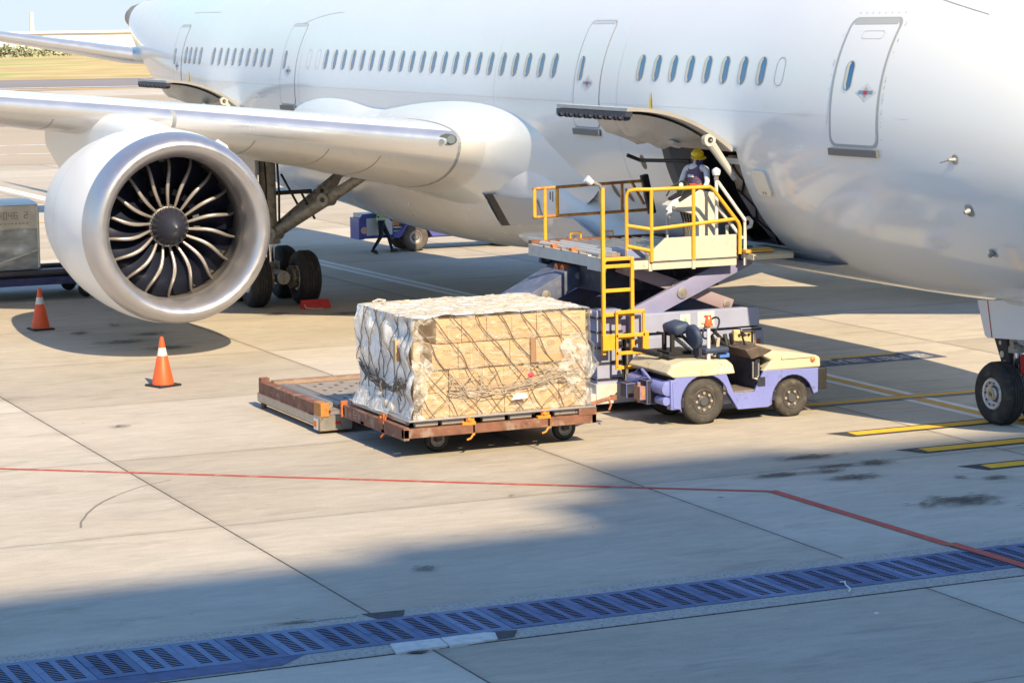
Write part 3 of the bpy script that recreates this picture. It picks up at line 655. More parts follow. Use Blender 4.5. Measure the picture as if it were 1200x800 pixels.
# ---- small things on the skin
def oval(X, z, w, h, m, name, off=.006):
    b = MB(); b.add(*patch([(w/2*cos(2*pi*k/20), h/2*sin(2*pi*k/20)) for k in range(20)], X, z, off, (1, .5))); return b.build(name, m, air, smooth=0)
M_BR = mat('vent_brown', (.20, .15, .11), .6, var=.2, vscale=20)
oval(-7.83, 3.90, .20, .27, M_BR, 'vent'); oval(-9.56, 3.27, .17, .26, M_BR, 'vent'); oval(-9.05, 3.21, .17, .26, M_BR, 'vent')
b = MB(); b.add(*patch(rrect(.46, .42, .09, 4), -3.56, 3.76, .05, (1, .85, .4))); o1 = rrect(.46, .42, .09, 4); b.add(*(lambda a: ([sp(-3.56+p[0], 3.76+p[1], 0) for p in o1]+[sp(-3.56+p[0], 3.76+p[1], .05) for p in o1], [(j, (j+1) % len(o1), len(o1)+(j+1) % len(o1), len(o1)+j) for j in range(len(o1))]))(0)); pn = b.build('access_panel', mat('panel_cream', (.78, .76, .68), .4), air, smooth=40)
b = MB(); [b.add(*patch(rrect(.035, .05, .015, 3), -3.56+dx, 3.6, .056, (1, .5))) for dx in (-.03, .05)]; b.build('latch_holes', M_SEAM, pn, smooth=0)
b = MB(); p = sp(1.62, 4.36); b.add(*patch(rrect(.11, .15, .05, 4), 1.62, 4.36, .01, (1, .5)), m=0); b.cyl(p, p+Vector((0, -.12, 0)), .035, .02, 10, m=0); b.tube([p+Vector((.02, -.12, 0)), p+Vector((-.2, -.13, -.05))], .01, 6, m=0); b.build('sensor_probe', [M_GEAR], air)
b = MB(); p = sp(1.70, 3.60); b.add(*patch(rrect(.15, .18, .06, 4), 1.70, 3.60, .01, (1, .5)), m=0); b.cyl(p, p+Vector((0, -.09, -.03)), .05, .03, 10, m=0); b.build('drain_mast', [M_GEAR], air)
b = MB(); p = sp(1.75, 2.95); b.add(*patch(rrect(.12, .12, .05, 4), 1.75, 2.95, .01, (1, .5)), m=0); b.cyl(p, p+Vector((0, -.08, -.05)), .04, .03, 10, m=0); b.build('drain_mast', [M_GEAR], air)
def seam(pts, off=.003, wd=.014, m=None, name='panel_seam'):
    b = MB(); P = [sp(x, z, off) for x, z in pts]; Q = [sp(x+dx, z+dz, off) for (x, z), (dx, dz) in zip(pts, [(wd if abs(pts[-1][1]-pts[0][1]) > abs(pts[-1][0]-pts[0][0]) else 0, 0 if abs(pts[-1][1]-pts[0][1]) > abs(pts[-1][0]-pts[0][0]) else wd)]*len(pts))]
    n = len(P); b.add(P+Q, [(k, k+1, n+k+1, n+k) for k in range(n-1)]); return b.build(name, m or M_SEAMF, air, smooth=0)
seam([(.35+.1*k, 6.75-.022*k) for k in range(13)], m=M_SEAM)
seam([(x, 4.93) for x in lin(-50, 1.5, 60)], wd=.008, m=mat('seam_very_faint', (.68, .69, .71), .4))
for X in (-14.2, -26.2, -36.9, -8.6): seam([(X, z) for z in lin(2.6, 7.8, 40)], wd=.010, m=mat('seam_very_faint', (.68, .69, .71), .4))
seam([(-24.5-.33*k, 6.72-.012*k*k*.4) for k in range(10)], wd=.02); seam([(-34.5-.4*k, 6.8) for k in range(8)], wd=.02)
# ---- belly fairing
TAB = [(-8.9, .3, 2.0, 1.90), (-10, 1.95, 2.65, 1.85), (-11.3, 2.62, 3.85, 1.78), (-12.3, 2.84, 4.70, 1.72), (-13.5, 3.00, 5.35, 1.66), (-15.2, 3.13, 5.75, 1.58), (-17.0, 3.20, 5.70, 1.50), (-19, 3.22, 5.42, 1.48), (-21, 3.22, 5.36, 1.52), (-23, 3.18, 5.60, 1.60), (-25, 3.10, 5.65, 1.72), (-27, 2.98, 5.3, 1.82), (-29, 2.7, 4.4, 1.85), (-30.6, 2.1, 3.3, 1.88), (-32.2, .6, 2.2, 1.97)]
def tabv(X):
    n_ = len(TAB)
    for k in range(n_-1):
        if TAB[k][0] >= X >= TAB[k+1][0]:
            p = [TAB[max(k-1, 0)], TAB[k], TAB[k+1], TAB[min(k+2, n_-1)]]; t = (p[1][0]-X)/(p[1][0]-p[2][0]); out = []
            for i in (1, 2, 3):
                d = p[1][0]-p[2][0]; m1 = (p[2][i]-p[0][i])/max(.1, p[0][0]-p[2][0])*d; m2 = (p[3][i]-p[1][i])/max(.1, p[1][0]-p[3][0])*d
                out.append((2*t**3-3*t*t+1)*p[1][i]+(t**3-2*t*t+t)*m1+(-2*t**3+3*t*t)*p[2][i]+(t**3-t*t)*m2)
            return out
    return TAB[-1][1:]
def fring(X, n=64, e=2.5):
    A, zt, zb = tabv(X); zc = (zt+zb)/2; h = (zt-zb)/2; out = []
    for k in range(n):
        t = 2*pi*k/n; c, s = cos(t), sin(t); out.append((X, A*math.copysign(abs(c)**(2/e), c), zc+h*math.copysign(abs(s)**(2/e), s)))
    return out
ff = MB(); ff.loft([fring(-8.9-.2*k) for k in range(117)]); fair = ff.build('belly_fairing', [mat('fairing_white', (.78, .785, .80), .24, var=.03, vscale=.7, coat=.35, rvar=.05)], air, smooth=70)
def fy(X, z, e=2.5):
    A, zt, zb = tabv(X); zc = (zt+zb)/2; h = (zt-zb)/2; return -A*max(0, 1-abs((z-zc)/h)**e)**(1/e)
# ram-air scoop and its dark mouth, the hinged flap, drain port
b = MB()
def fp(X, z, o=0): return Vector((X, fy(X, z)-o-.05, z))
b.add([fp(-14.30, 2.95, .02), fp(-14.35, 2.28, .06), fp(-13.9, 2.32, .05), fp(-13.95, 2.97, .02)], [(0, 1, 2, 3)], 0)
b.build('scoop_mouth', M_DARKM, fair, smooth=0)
b = MB(); b.add([fp(-14.46, 2.97, .01), fp(-14.30, 2.95, .06), fp(-14.35, 2.25, .10), fp(-14.52, 2.22, .01)], [(0, 1, 2, 3)]); b.build('scoop_lip', M_SKIN, fair, smooth=0)
b = MB(); b.add([fp(-13.95, 2.97, .015), fp(-12.2, 2.95, .005), fp(-12.2, 2.45, .005), fp(-13.9, 2.33, .05)], [(0, 1, 2, 3)]); b.build('scoop_ramp', mat('ramp_grey', (.46, .46, .47), .5), fair, smooth=0)
def bulge(x0, x1, z, ry, rz, m, name):
    b = MB(); rg = []
    for k in range(17):
        t = k/16; X = x0+(x1-x0)*t; s = sin(pi*t)**.55 if 0 < t < 1 else .02; y = fy(X, z)
        rg.append([(X, y+ry*.25-ry*s*cos(2*pi*j/20), z+rz*s*sin(2*pi*j/20)) for j in range(20)])
    return b.loft(rg).build(name, m, fair, smooth=60)
bulge(-14.6, -10.4, 2.05, .30, .26, M_SKIN, 'duct_bulge')
b = MB(); P = [Vector((-12.95, -2.88, 2.28)), Vector((-12.45, -3.02, 2.62)), Vector((-11.75, -2.95, 2.66)), Vector((-11.05, -2.72, 2.25)), Vector((-11.65, -2.62, 1.92)), Vector((-12.3, -2.72, 1.92))]
P = [p+Vector((1.05, .16, .02)) for p in P]
b.add(P+[p+Vector((-.06, .14, -.05)) for p in P], [tuple(range(6)), tuple(range(6, 12))]+[(k, (k+1) % 6, 6+(k+1) % 6, 6+k) for k in range(6)]); hf = b.build('vent_flap', mat('flap_grey', (.55, .56, .58), .4, metal=.2), fair, smooth=0)
b = MB()
for k in range(7): 
    c = (P[0]+P[1]+P[2]+P[3]+P[4]+P[5])/6+Vector((-.28+.08*k, -.03, .16-.05*k)); b.add([c+Vector((-.10, 0, -.09)), c+Vector((-.07, 0, -.10)), c+Vector((.10, 0, .07)), c+Vector((.07, 0, .08))], [(0, 1, 2, 3)])
b.build('vent_louvres', M_SEAM, hf, smooth=0)
b = MB(); c = fp(-15.0, 3.1, .02); b.cyl(c, c+Vector((0, -.006, 0)), .12, n=18, m=0); b.build('vent', M_BR, fair)
for pts in ([(-13.6, 1.9), (-13.9, 2.3), (-14.0, 3.0)], [(-19.2, 1.7), (-19.0, 2.2), (-18.9, 2.9)], [(-16.9, 1.6), (-16.9, 2.3), (-16.8, 2.8)]):
    b = MB(); q = [fp(x, z, .003) for x, z in pts]; q2 = [fp(x+.015, z, .003) for x, z in pts]; b.add(q+q2, [(0, 1, 4, 3), (1, 2, 5, 4)]); b.build('panel_seam', M_SEAMF, fair, smooth=0)
# ---- wings
def interp(tab, y):
    for k in range(len(tab)-1):
        if tab[k][0] <= y <= tab[k+1][0]:
            t = (y-tab[k][0])/(tab[k+1][0]-tab[k][0]); return [tab[k][i]+(tab[k+1][i]-tab[k][i])*t for i in range(1, len(tab[k]))]
    return tab[-1][1:]
#        y    LE x    TE x    LE z  up    down  incidence
WT = [(2.4, -9.8, -25.6, 4.10, 1.25, 1.75, .30), (2.7, -11.3, -25.6, 4.08, 1.0, 1.62, .30), (2.88, -12.35, -25.6, 4.08, .82, 1.50, .3), (3.04, -13.0, -25.6, 4.07, .68, 1.38, .3), (3.22, -13.45, -25.6, 4.07, .58, 1.28, .3), (3.45, -13.76, -25.6, 4.07, .49, 1.14, .3), (3.75, -13.98, -25.6, 4.07, .45, 1.08, .3), (6, -15.55, -25.8, 4.31, .40, .82, .25),
      (9.7, -18.15, -26.1, 4.70, .34, .56, .15), (14, -21.15, -28.1, 5.12, .28, .42, .1), (20, -25.35, -30.9, 5.75, .2, .3, .05), (26, -29.6, -33.8, 6.5, .12, .18, .03), (28.6, -32.0, -35.0, 6.9, .07, .1, 0), (30, -34.3, -36.2, 7.2, .03, .04, 0)]
def wsec(y, sgn, nt=26):
    le, te, z0, hu, hl, inc = interp(WT, y); c = le-te
    ts = [((1-cos(pi*k/nt))/2)**1.25 for k in range(nt+1)]
    S = lambda t: (1.4845*sqrt(t)-.63*t-1.758*t*t+1.4215*t**3-.518*t**4)*2.0/1.0
    up = [(le-c*t, -sgn*y, z0+hu*S(t)-inc*t) for t in ts]; lo = [(le-c*t, -sgn*y, z0-hl*S(t)*(1-.25*t)-inc*t) for t in ts]
    return up[::-1]+lo[1:-1]
WTS = [((1-cos(pi*k/26))/2)**1.25 for k in range(18)]
def wing(sgn, name):
    ys = [2.4, 2.55, 2.7, 2.79, 2.88, 2.96, 3.04, 3.13, 3.22, 3.33, 3.45, 3.6, 3.75]+[4.4, 5.2, 6, 7, 8, 8.65, 8.72, 9.7, 11, 12.5, 14, 17, 20, 23, 26, 27.5, 28.6, 29.4, 30]
    rg = [wsec(y, sgn) for y in ys]; n = len(rg[0]); b = MB(); nt = 26
    b.v = [p for r_ in rg for p in r_]
    for i in range(len(ys)-1):
        for j in range(n):
            b.f.append([i*n+j, i*n+(j+1) % n, (i+1)*n+(j+1) % n, (i+1)*n+j])
            kk = j if j < nt else j-nt   # 0..nt upper from TE to LE
            up = j < nt; kk = nt-1-j if up else j-nt
            if ys[i] >= 3.75 and kk <= (3 if up else 2): mi = 1 if not (ys[i] == 8.65) else 3
            elif not up and ys[i] >= 3.3: mi = 2
            else: mi = 0
            b.mi.append(mi)
    b.f.append(list(range((len(ys)-1)*n, len(ys)*n))); b.mi.append(0)
    w_ = b.build(name, [M_SKIN, M_SILV, M_WINGU, M_SEAM], air, smooth=40)
    return w_
wr = wing(1, 'wing'); wl_ = wing(-1, 'wing')
def wpt(y, t, up, off=.004):
    le, te, z0, hu, hl, inc = interp(WT, y); c = le-te; S = (1.4845*sqrt(t)-.63*t-1.758*t*t+1.4215*t**3-.518*t**4)*2
    return Vector((le-c*t, -y, z0+(hu*S+off if up else -hl*S*(1-.25*t)-off)-inc*t))
for y in (5.0, 5.9, 7.2, 10.8): # panel joints under the wing
    b = MB(); q = [wpt(y, t, False) for t in WTS[4:]]; n_ = len(q); q2 = [p+Vector((0, -.02, -.001)) for p in q]; b.add(q+q2, [(k, k+1, n_+k+1, n_+k) for k in range(n_-1)]); b.build('panel_seam', mat('seam_tan', (.40, .38, .36), .6), wr, smooth=0)
# dark seam where the wing meets the fairing, landing light
b = MB()
for up in (True, False):
    q = [wpt(3.72, t, up, .006) for t in WTS]; q2 = [wpt(3.77, t, up, .006) for t in WTS]; n_ = len(WTS); b.add(q+q2, [(k, k+1, n_+k+1, n_+k) for k in range(n_-1)])
b.build('root_seam', M_SEAM, wr, smooth=0)
ll = MB(); c = wpt(3.95, .002, True, 0)+Vector((.02, 0, -.04)); 
ll.T = Matrix.Translation(c) @ Matrix.Rotation(R(-35), 4, 'Z')
ll.add([(.02*cos(2*pi*k/20), .20*cos(2*pi*k/20), .12*sin(2*pi*k/20)) for k in range(20)], [tuple(range(20))], 0)
ll.cyl((.0, .08, .0), (.03, .08, .0), .085, n=16, m=1); ll.cyl((.0, -.12, -.04), (.03, -.12, -.04), .055, n=16, m=1)
ll.build('landing_light', [mat('lamp_recess', (.10, .12, .12), .15, spec=.8), mat('lamp_glass_dim', (.34, .40, .42), .1, metal=.6)], wr)
# flap track fairings under the rear of the wing
def canoe(y, L_, x0, rz, sgn=1, name='flap_fairing'):
    b = MB(); rg = []
    le, te, z0, hu, hl, inc = interp(WT, y); zc = z0-hl*.55
    for k in range(15):
        t = k/14; s = max(.03, sin(pi*t**.8))**.7; rg.append([(x0-L_*t, -sgn*y+.24*s*cos(2*pi*j/16), zc-.1-.15*t+rz*s*sin(2*pi*j/16)) for j in range(16)])
    return b.loft(rg).build(name, M_WINGU, wr if sgn > 0 else wl_, smooth=60)
canoe(7.6, 6.5, -21.5, .5); canoe(13.2, 5.8, -23.0, .42); canoe(17.5, 5, -26, .36); canoe(13.2, 5.8, -23.0, .42, -1); canoe(7.6, 6.5, -21.5, .5, -1)
# ---- engines
EX, EY, EZ = -13.70, 9.66, 2.56
M_COWL = mat('cowl_white', (.80, .81, .82), .42, var=.015, vscale=1.5, coat=.12); M_DUCT = mat('intake_liner', (.24, .22, .215), .45, var=.06, vscale=4, metal=.2)
M_FBACK = mat('fan_dark', (.012, .016, .035), .6); M_BLADE = mat('blade_dark', (.022, .028, .055), .38, metal=.3); M_BEDGE = mat('blade_edge_metal', (.44, .41, .40), .36, metal=.6)
def engine(sgn):
    C_ = (EX, -sgn*EY, EZ); ax = (-1, 0, 0)
    b = MB(); b.lathe([(.62, 1.872), (1.0, 1.905), (1.6, 1.92), (2.4, 1.895), (3.2, 1.83), (4.2, 1.69), (4.9, 1.56), (5.3, 1.46), (5.25, 1.40), (4.0, 1.46)], C_, ax, 96)
    nac = b.build('engine', [M_COWL], air, smooth=50)
    MB().lathe([(.60, 1.385), (.45, 1.392), (.32, 1.415), (.18, 1.46), (.08, 1.515), (.025, 1.57), (.0, 1.625), (.015, 1.68), (.06, 1.735), (.15, 1.785), (.3, 1.828), (.45, 1.855), (.62, 1.873)], C_, ax, 128).build('intake_lip', M_LIP, nac, smooth=80)
    MB().lathe([(.60, 1.385), (.8, 1.390), (1.0, 1.405), (1.012, 1.415), (1.7, 1.42)], C_, ax, 96).build('intake_duct', M_DUCT, nac, smooth=50)
    MB().lathe([(1.70, 1.43), (1.70, .01)], C_, ax, 48).build('fan_backing', M_FBACK, nac, smooth=0)
    b = MB(); 
    for k in range(30):
        a = 2*pi*k/30; r0, r1 = .75, 1.38; d = Vector((0, cos(a), sin(a))); e = Vector((0, -sin(a), cos(a))); o = Vector(C_)
        b.add([o+Vector((-1.62, 0, 0))+d*r0-e*.012, o+Vector((-1.56, 0, 0))+d*r0+e*.03, o+Vector((-1.56, 0, 0))+d*r1+e*.05, o+Vector((-1.62, 0, 0))+d*r1-e*.012], [(0, 1, 2, 3)])
    b.lathe([(1.45, .62), (1.40, .74), (1.65, .76)], C_, ax, 40)
    b.build('stator_vanes', mat('stator_grey', (.22, .24, .30), .35, metal=.5), nac, smooth=0)
    MB().lathe([(1.15, .375), (1.03, .368), (.91, .342), (.78, .285), (.68, .22), (.60, .145), (.54, .075), (.515, .03), (.507, .0)], C_, ax, 48).build('spinner', mat('spinner_grey', (.022, .025, .045), .42, var=.06, vscale=6), nac, smooth=60)
    b = MB()
    for k in range(40):
        a = 2*pi*k/40; p = Vector(C_)+Vector((-1.035, .376*cos(a), .376*sin(a))); b.box(p-Vector((.022, .009, .009)), p+Vector((.022, .009, .009)))
    b.lathe([(1.06, .37), (1.08, .40), (1.45, .44)], C_, ax, 40)
    b.build('spinner_studs', mat('stud_metal', (.22, .22, .24), .4, metal=.7), nac, smooth=0)
    # one blade, then seventeen turned copies
    def blade():
        b = MB(); NS, NC = 16, 6; vs = []
        for i in range(NS+1):
            s = i/NS; r = .34+s*1.055
            th = .055*sin(5.0*s)+.03*s; x = 1.12-.20*sin(pi*s**1.15)+.05*s**3
            st = R(20+40*s); ch = .28+.12*sin(pi*s*.8)
            for j in range(NC+1):
                q = j/NC; dx = q*ch*cos(st); dt = -q*ch*sin(st)/r+.05*sin(pi*q)
                a = th+dt; vs.append((-(x+dx), -r*sin(a), r*cos(a)))
        n_ = NC+1
        b.v = vs
        for i in range(NS):
            for j in range(NC):
                b.f.append([i*n_+j, i*n_+j+1, (i+1)*n_+j+1, (i+1)*n_+j]); b.mi.append(0)
        # rounded metal leading edge, standing a little proud
        b.tube([Vector(vs[i*n_])+Vector((.008, 0, 0)) for i in range(NS+1)], [.024+.016*sin(pi*(i/NS)) for i in range(NS+1)], 8, m=1)
        return b
    bb = blade()
    if sgn < 0:
        pass
    b0 = bb.build('fan_blade', [M_BLADE, M_BEDGE], nac, smooth=60); b0.location = C_
    for k in range(1, 18):
        c = b0.copy(); COL.objects.link(c); c.parent = nac; c.rotation_euler = (2*pi*k/18, 0, 0)
    # pylon and nacelle strake
    b = MB(); rg = []
    for X, hw, zb_, zt_ in ((-14.35, .05, 4.15, 4.34), (-14.7, .24, 4.1, 4.42), (-15.4, .38, 3.8, 4.52), (-16.6, .44, 3.7, 4.60), (-17.8, .45, 3.6, 4.64), (-18.8, .45, 3.5, 4.60), (-20.2, .42, 3.1, 4.5), (-22.0, .34, 3.1, 4.45), (-24.2, .12, 3.7, 4.4)):
        zc, h = (zb_+zt_)/2, (zt_-zb_)/2; rg.append([(X, -sgn*(EY)+hw*math.copysign(abs(cos(2*pi*k/28))**.6, cos(2*pi*k/28)), zc+h*math.copysign(abs(sin(2*pi*k/28))**.6, sin(2*pi*k/28))) for k in range(28)])
    b.loft(rg).build('pylon', M_COWL, nac, smooth=60)
    b = MB()
    a = R(48); d = Vector((0, sgn*cos(a), sin(a))); o = Vector(C_)
    P = [o+Vector((-.95, 0, 0))+d*1.86, o+Vector((-1.5, 0, 0))+d*2.06, o+Vector((-2.3, 0, 0))+d*2.17, o+Vector((-2.5, 0, 0))+d*1.87]; e = Vector((0, -sin(a)*sgn, cos(a)))*.025
    b.add([p-e for p in P]+[p+e for p in P], [(0, 1, 2, 3), (4, 5, 6, 7), (0, 1, 5, 4), (1, 2, 6, 5), (2, 3, 7, 6)]); b.build('strake', M_COWL, nac, smooth=0, bev=.01)
    # core nozzle
    MB().lathe([(4.6, .95), (5.6, .85), (6.3, .62), (6.25, .55), (5.6, .3), (7.0, .03)], C_, ax, 40).build('core_nozzle', mat('nozzle_metal', (.30, .27, .24), .45, metal=.8), nac)
    b = MB()
    for r_, x_ in ((1.872, 2.9),): b.lathe([(x_, r_*.994+.006), (x_+.015, r_*.994+.006)], C_, ax, 96)
    b.build('cowl_seam', M_SEAMF, nac)
    return nac
engine(1); engine(-1)
# ---- tail surfaces
def stab(sgn):
    b = MB(); rg = []
    for y, le, te, z, h in ((.3, -44.9, -50.2, 5.45, .30), (1.5, -45.75, -50.2, 5.52, .27), (4, -47.6, -50.9, 5.98, .2), (7, -49.9, -52.0, 6.52, .13), (9.6, -51.9, -53.4, 6.95, .06)):
        c = le-te; n_ = 22; up = [(le-c*((1-cos(pi*k/n_))/2), -sgn*y, z+h*(1.4845*sqrt((1-cos(pi*k/n_))/2)-.63*((1-cos(pi*k/n_))/2)-1.758*((1-cos(pi*k/n_))/2)**2+1.4215*((1-cos(pi*k/n_))/2)**3-.518*((1-cos(pi*k/n_))/2)**4)*2) for k in range(n_+1)]
        lo = [(p[0], p[1], 2*z-p[2]) for p in up]; rg.append(up[::-1]+lo[1:-1])
    n_ = len(rg[0]); b.v = [p for r_ in rg for p in r_]
    for i in range(len(rg)-1):
        for j in range(n_):
            b.f.append([i*n_+j, i*n_+(j+1) % n_, (i+1)*n_+(j+1) % n_, (i+1)*n_+j]); b.mi.append(1 if (16 <= j <= 25 and i >= 1) else (2 if j > 25 else 0))
    b.f.append(list(range((len(rg)-1)*n_, len(rg)*n_))); b.mi.append(0)
    b.build('stabiliser', [M_SKIN, M_SILV, M_WINGU], air, smooth=40)
stab(1); stab(-1)
b = MB(); rg = []
for z, le, te, h in ((7.2, -41.0, -49.5, .30), (10, -43.5, -50.0, .25), (14, -46.8, -51.3, .17), (16.6, -49.0, -52.2, .08)):
    c = le-te; rg.append([(le-c*t, s*h*(sqrt(t)*(1-t)*2.2), z) for s, T_ in ((1, (1, .8, .6, .4, .25, .12, .04, 0)), (-1, (.04, .12, .25, .4, .6, .8))) for t in T_])
b.loft(rg).build('tail_fin', M_SKIN, air, smooth=40)
# ---- nose gear
def wheel(C_, r, wd, ax=(0, 1, 0), rim=.55, name='wheel', parent=None, hubm=None, rimw=0.0, mats=None, segs=56, face_in=.02):
    b = MB(); ax = Vector(ax); o = Vector(C_)-ax*wd/2
    pr = [(wd*.08, r*rim), (0.02*wd, r*(rim+.06)), (0, r*.80), (.06*wd, r*.90), (.18*wd, r*.965), (.35*wd, r*.995), (.5*wd, r), (.65*wd, r*.995), (.82*wd, r*.965), (.94*wd, r*.90), (wd, r*.80), (.98*wd, r*(rim+.06)), (.92*wd, r*rim)]
    b.lathe(pr, o, ax, segs, m=0)
    for k in (.3, .43, .57, .7): b.lathe([(wd*k-.006, r*.986), (wd*k-.006, r*1.0+.0015), (wd*k+.006, r*1.0+.0015), (wd*k+.006, r*.986)], o, ax, segs, m=3)
    for s0, s1 in ((0, 1), (1, -1)):
        f = lambda t: (wd*s0+s1*t*wd)
        b.lathe([(f(.08), r*rim), (f(.03), r*(rim-.03)), (f(.05), r*(rim-.10)), (f(.14), r*(rim-.13)), (f(.20), r*.26), (f(.12), r*.20), (f(.06), r*.16), (f(.05), .001)], o, ax, segs, mfun=lambda i: 1 if i < 4 else (2 if i < 5 else 1))
    return b
M_TREAD = mat('tyre_groove', (.012, .012, .013), .9); M_HUB = mat('hub_brass', (.48, .42, .28), .4, metal=.3); M_HUBD = mat('hub_dark', (.10, .10, .11), .5, metal=.3)
ng = MB(); ng.cyl((-.02, 0, .52), (-.05, 0, 1.15), .085, n=20, m=1); ng.cyl((-.05, 0, 1.12), (-.12, 0, 2.15), .135, n=20, m=0); ng.cyl((-.05, 0, 1.12), (-.055, 0, 1.22), .16, n=20, m=0); ng.cyl((0, -.42, .505), (0, .42, .505), .07, n=16, m=0)
ng.cyl((.02, 0, 1.28), (.9, 0, 2.1), .06, n=12, m=0); ng.cyl((.02, -.17, 1.25), (.02, .17, 1.25), .055, n=10, m=0); ng.box((.08, -.14, .95), (.18, .14, 1.05), m=2); ng.cyl((.14, -.07, 1.35), (.22, -.07, 1.35), .09, n=16, m=3); ng.cyl((.14, .07, 1.35), (.22, .07, 1.35), .09, n=16, m=3)
nose = ng.build('nose_gear', [M_GEAR, mat('chrome_leg', (.75, .75, .76), .15, metal=1), M_DARKM, mat('lamp_glass', (.65, .70, .74), .08, metal=.5)], air)
# torque link with lightening holes: a tapering dark plate on the rear of the leg
b = MB(); outer = [(-.62, 1.36), (-.28, 1.36), (-.10, .80), (-.16, .66), (-.26, .70)]
b.prism(outer, 'y', -.09, -.05)
b.prism([(-.62, 1.36), (-.28, 1.36), (-.10, .80), (-.16, .66), (-.26, .70)], 'y', .05, .09)
tl = b.build('torque_link', M_DARKM, nose, smooth=0, bev=.006)
b = MB()
for x_, z_, r_ in ((-.37, 1.06, .055), (-.29, .90, .07), (-.42, 1.24, .035)): b.cyl((x_, -.094, z_), (x_, -.09, z_), r_, n=16)
b.build('link_bushing', mat('bushing_pale', (.6, .56, .45), .5), nose)
for s in (-1, 1):
    w_ = wheel((0, s*.375, .495), .51, .38, rim=.50)
    c = Vector((0, s*(.375+.19*1), .495))
    for q in range(10):
        a = 2*pi*q/10; w_.cyl((.5*.51*.70*cos(a)*1.0, s*.375-s*0+(-.172), .495+.5*.51*.70*sin(a)), (.5*.51*.70*cos(a), s*.375-.160, .495+.5*.51*.70*sin(a)), .018, n=8, m=2)
    w_.cyl((0, s*.375-.186, .495), (0, s*.375-.165, .495), .085, n=20, m=4); w_.box((-.03, s*.375-.192, .47), (-.005, s*.375-.186, .53), m=2); w_.box((.012, s*.375-.192, .455), (.035, s*.375-.186, .51), m=2)
    w_.build('wheel', [M_TYRE, M_RIM, M_HUBD, M_TREAD, M_HUB], nose, smooth=40)
b = MB(); b.prism([(-.30, 1.98), (.2, 2.02), (1.75, 2.22), (1.65, 1.52), (.0, 1.40), (-.08, 1.43)], 'y', -.63, -.595); gd = b.build('gear_door', mat('gear_door_white', (.66, .68, .72), .35, coat=.2), nose, smooth=0, bev=.01)
b = MB(); b.prism([(-.02, 2.0), (.005, 2.0), (.135, 1.42), (.11, 1.42)], 'y', -.634, -.630); b.build('red_stripe', mat('stripe_red', (.40, .02, .03), .5), gd, smooth=0)
b = MB(); b.prism([(-.30, 1.98), (.2, 2.02), (1.75, 2.22), (1.65, 1.52), (.0, 1.40), (-.08, 1.43)], 'y', .595, .63); b.build('gear_door', mat('gear_door_white', (.66, .68, .72), .35), nose, smooth=0, bev=.01)
b = MB(); rg = []
for k in range(13):
    t = k/12; X = -.55+2.6*t; s = max(.03, sin(pi*(.04+.9*t)))**.5; rg.append([(X, .66*s*cos(2*pi*j/24), 2.03+.13*s*sin(2*pi*j/24)) for j in range(24)])
b.loft(rg).build('gear_bay_fairing', M_WINGU, air, smooth=60)
MB().box((.17, -.13, .80), (.20, -.04, 1.12), bev=.01).build('streamer', mat('streamer_red', (.55, .03, .03), .7), nose)
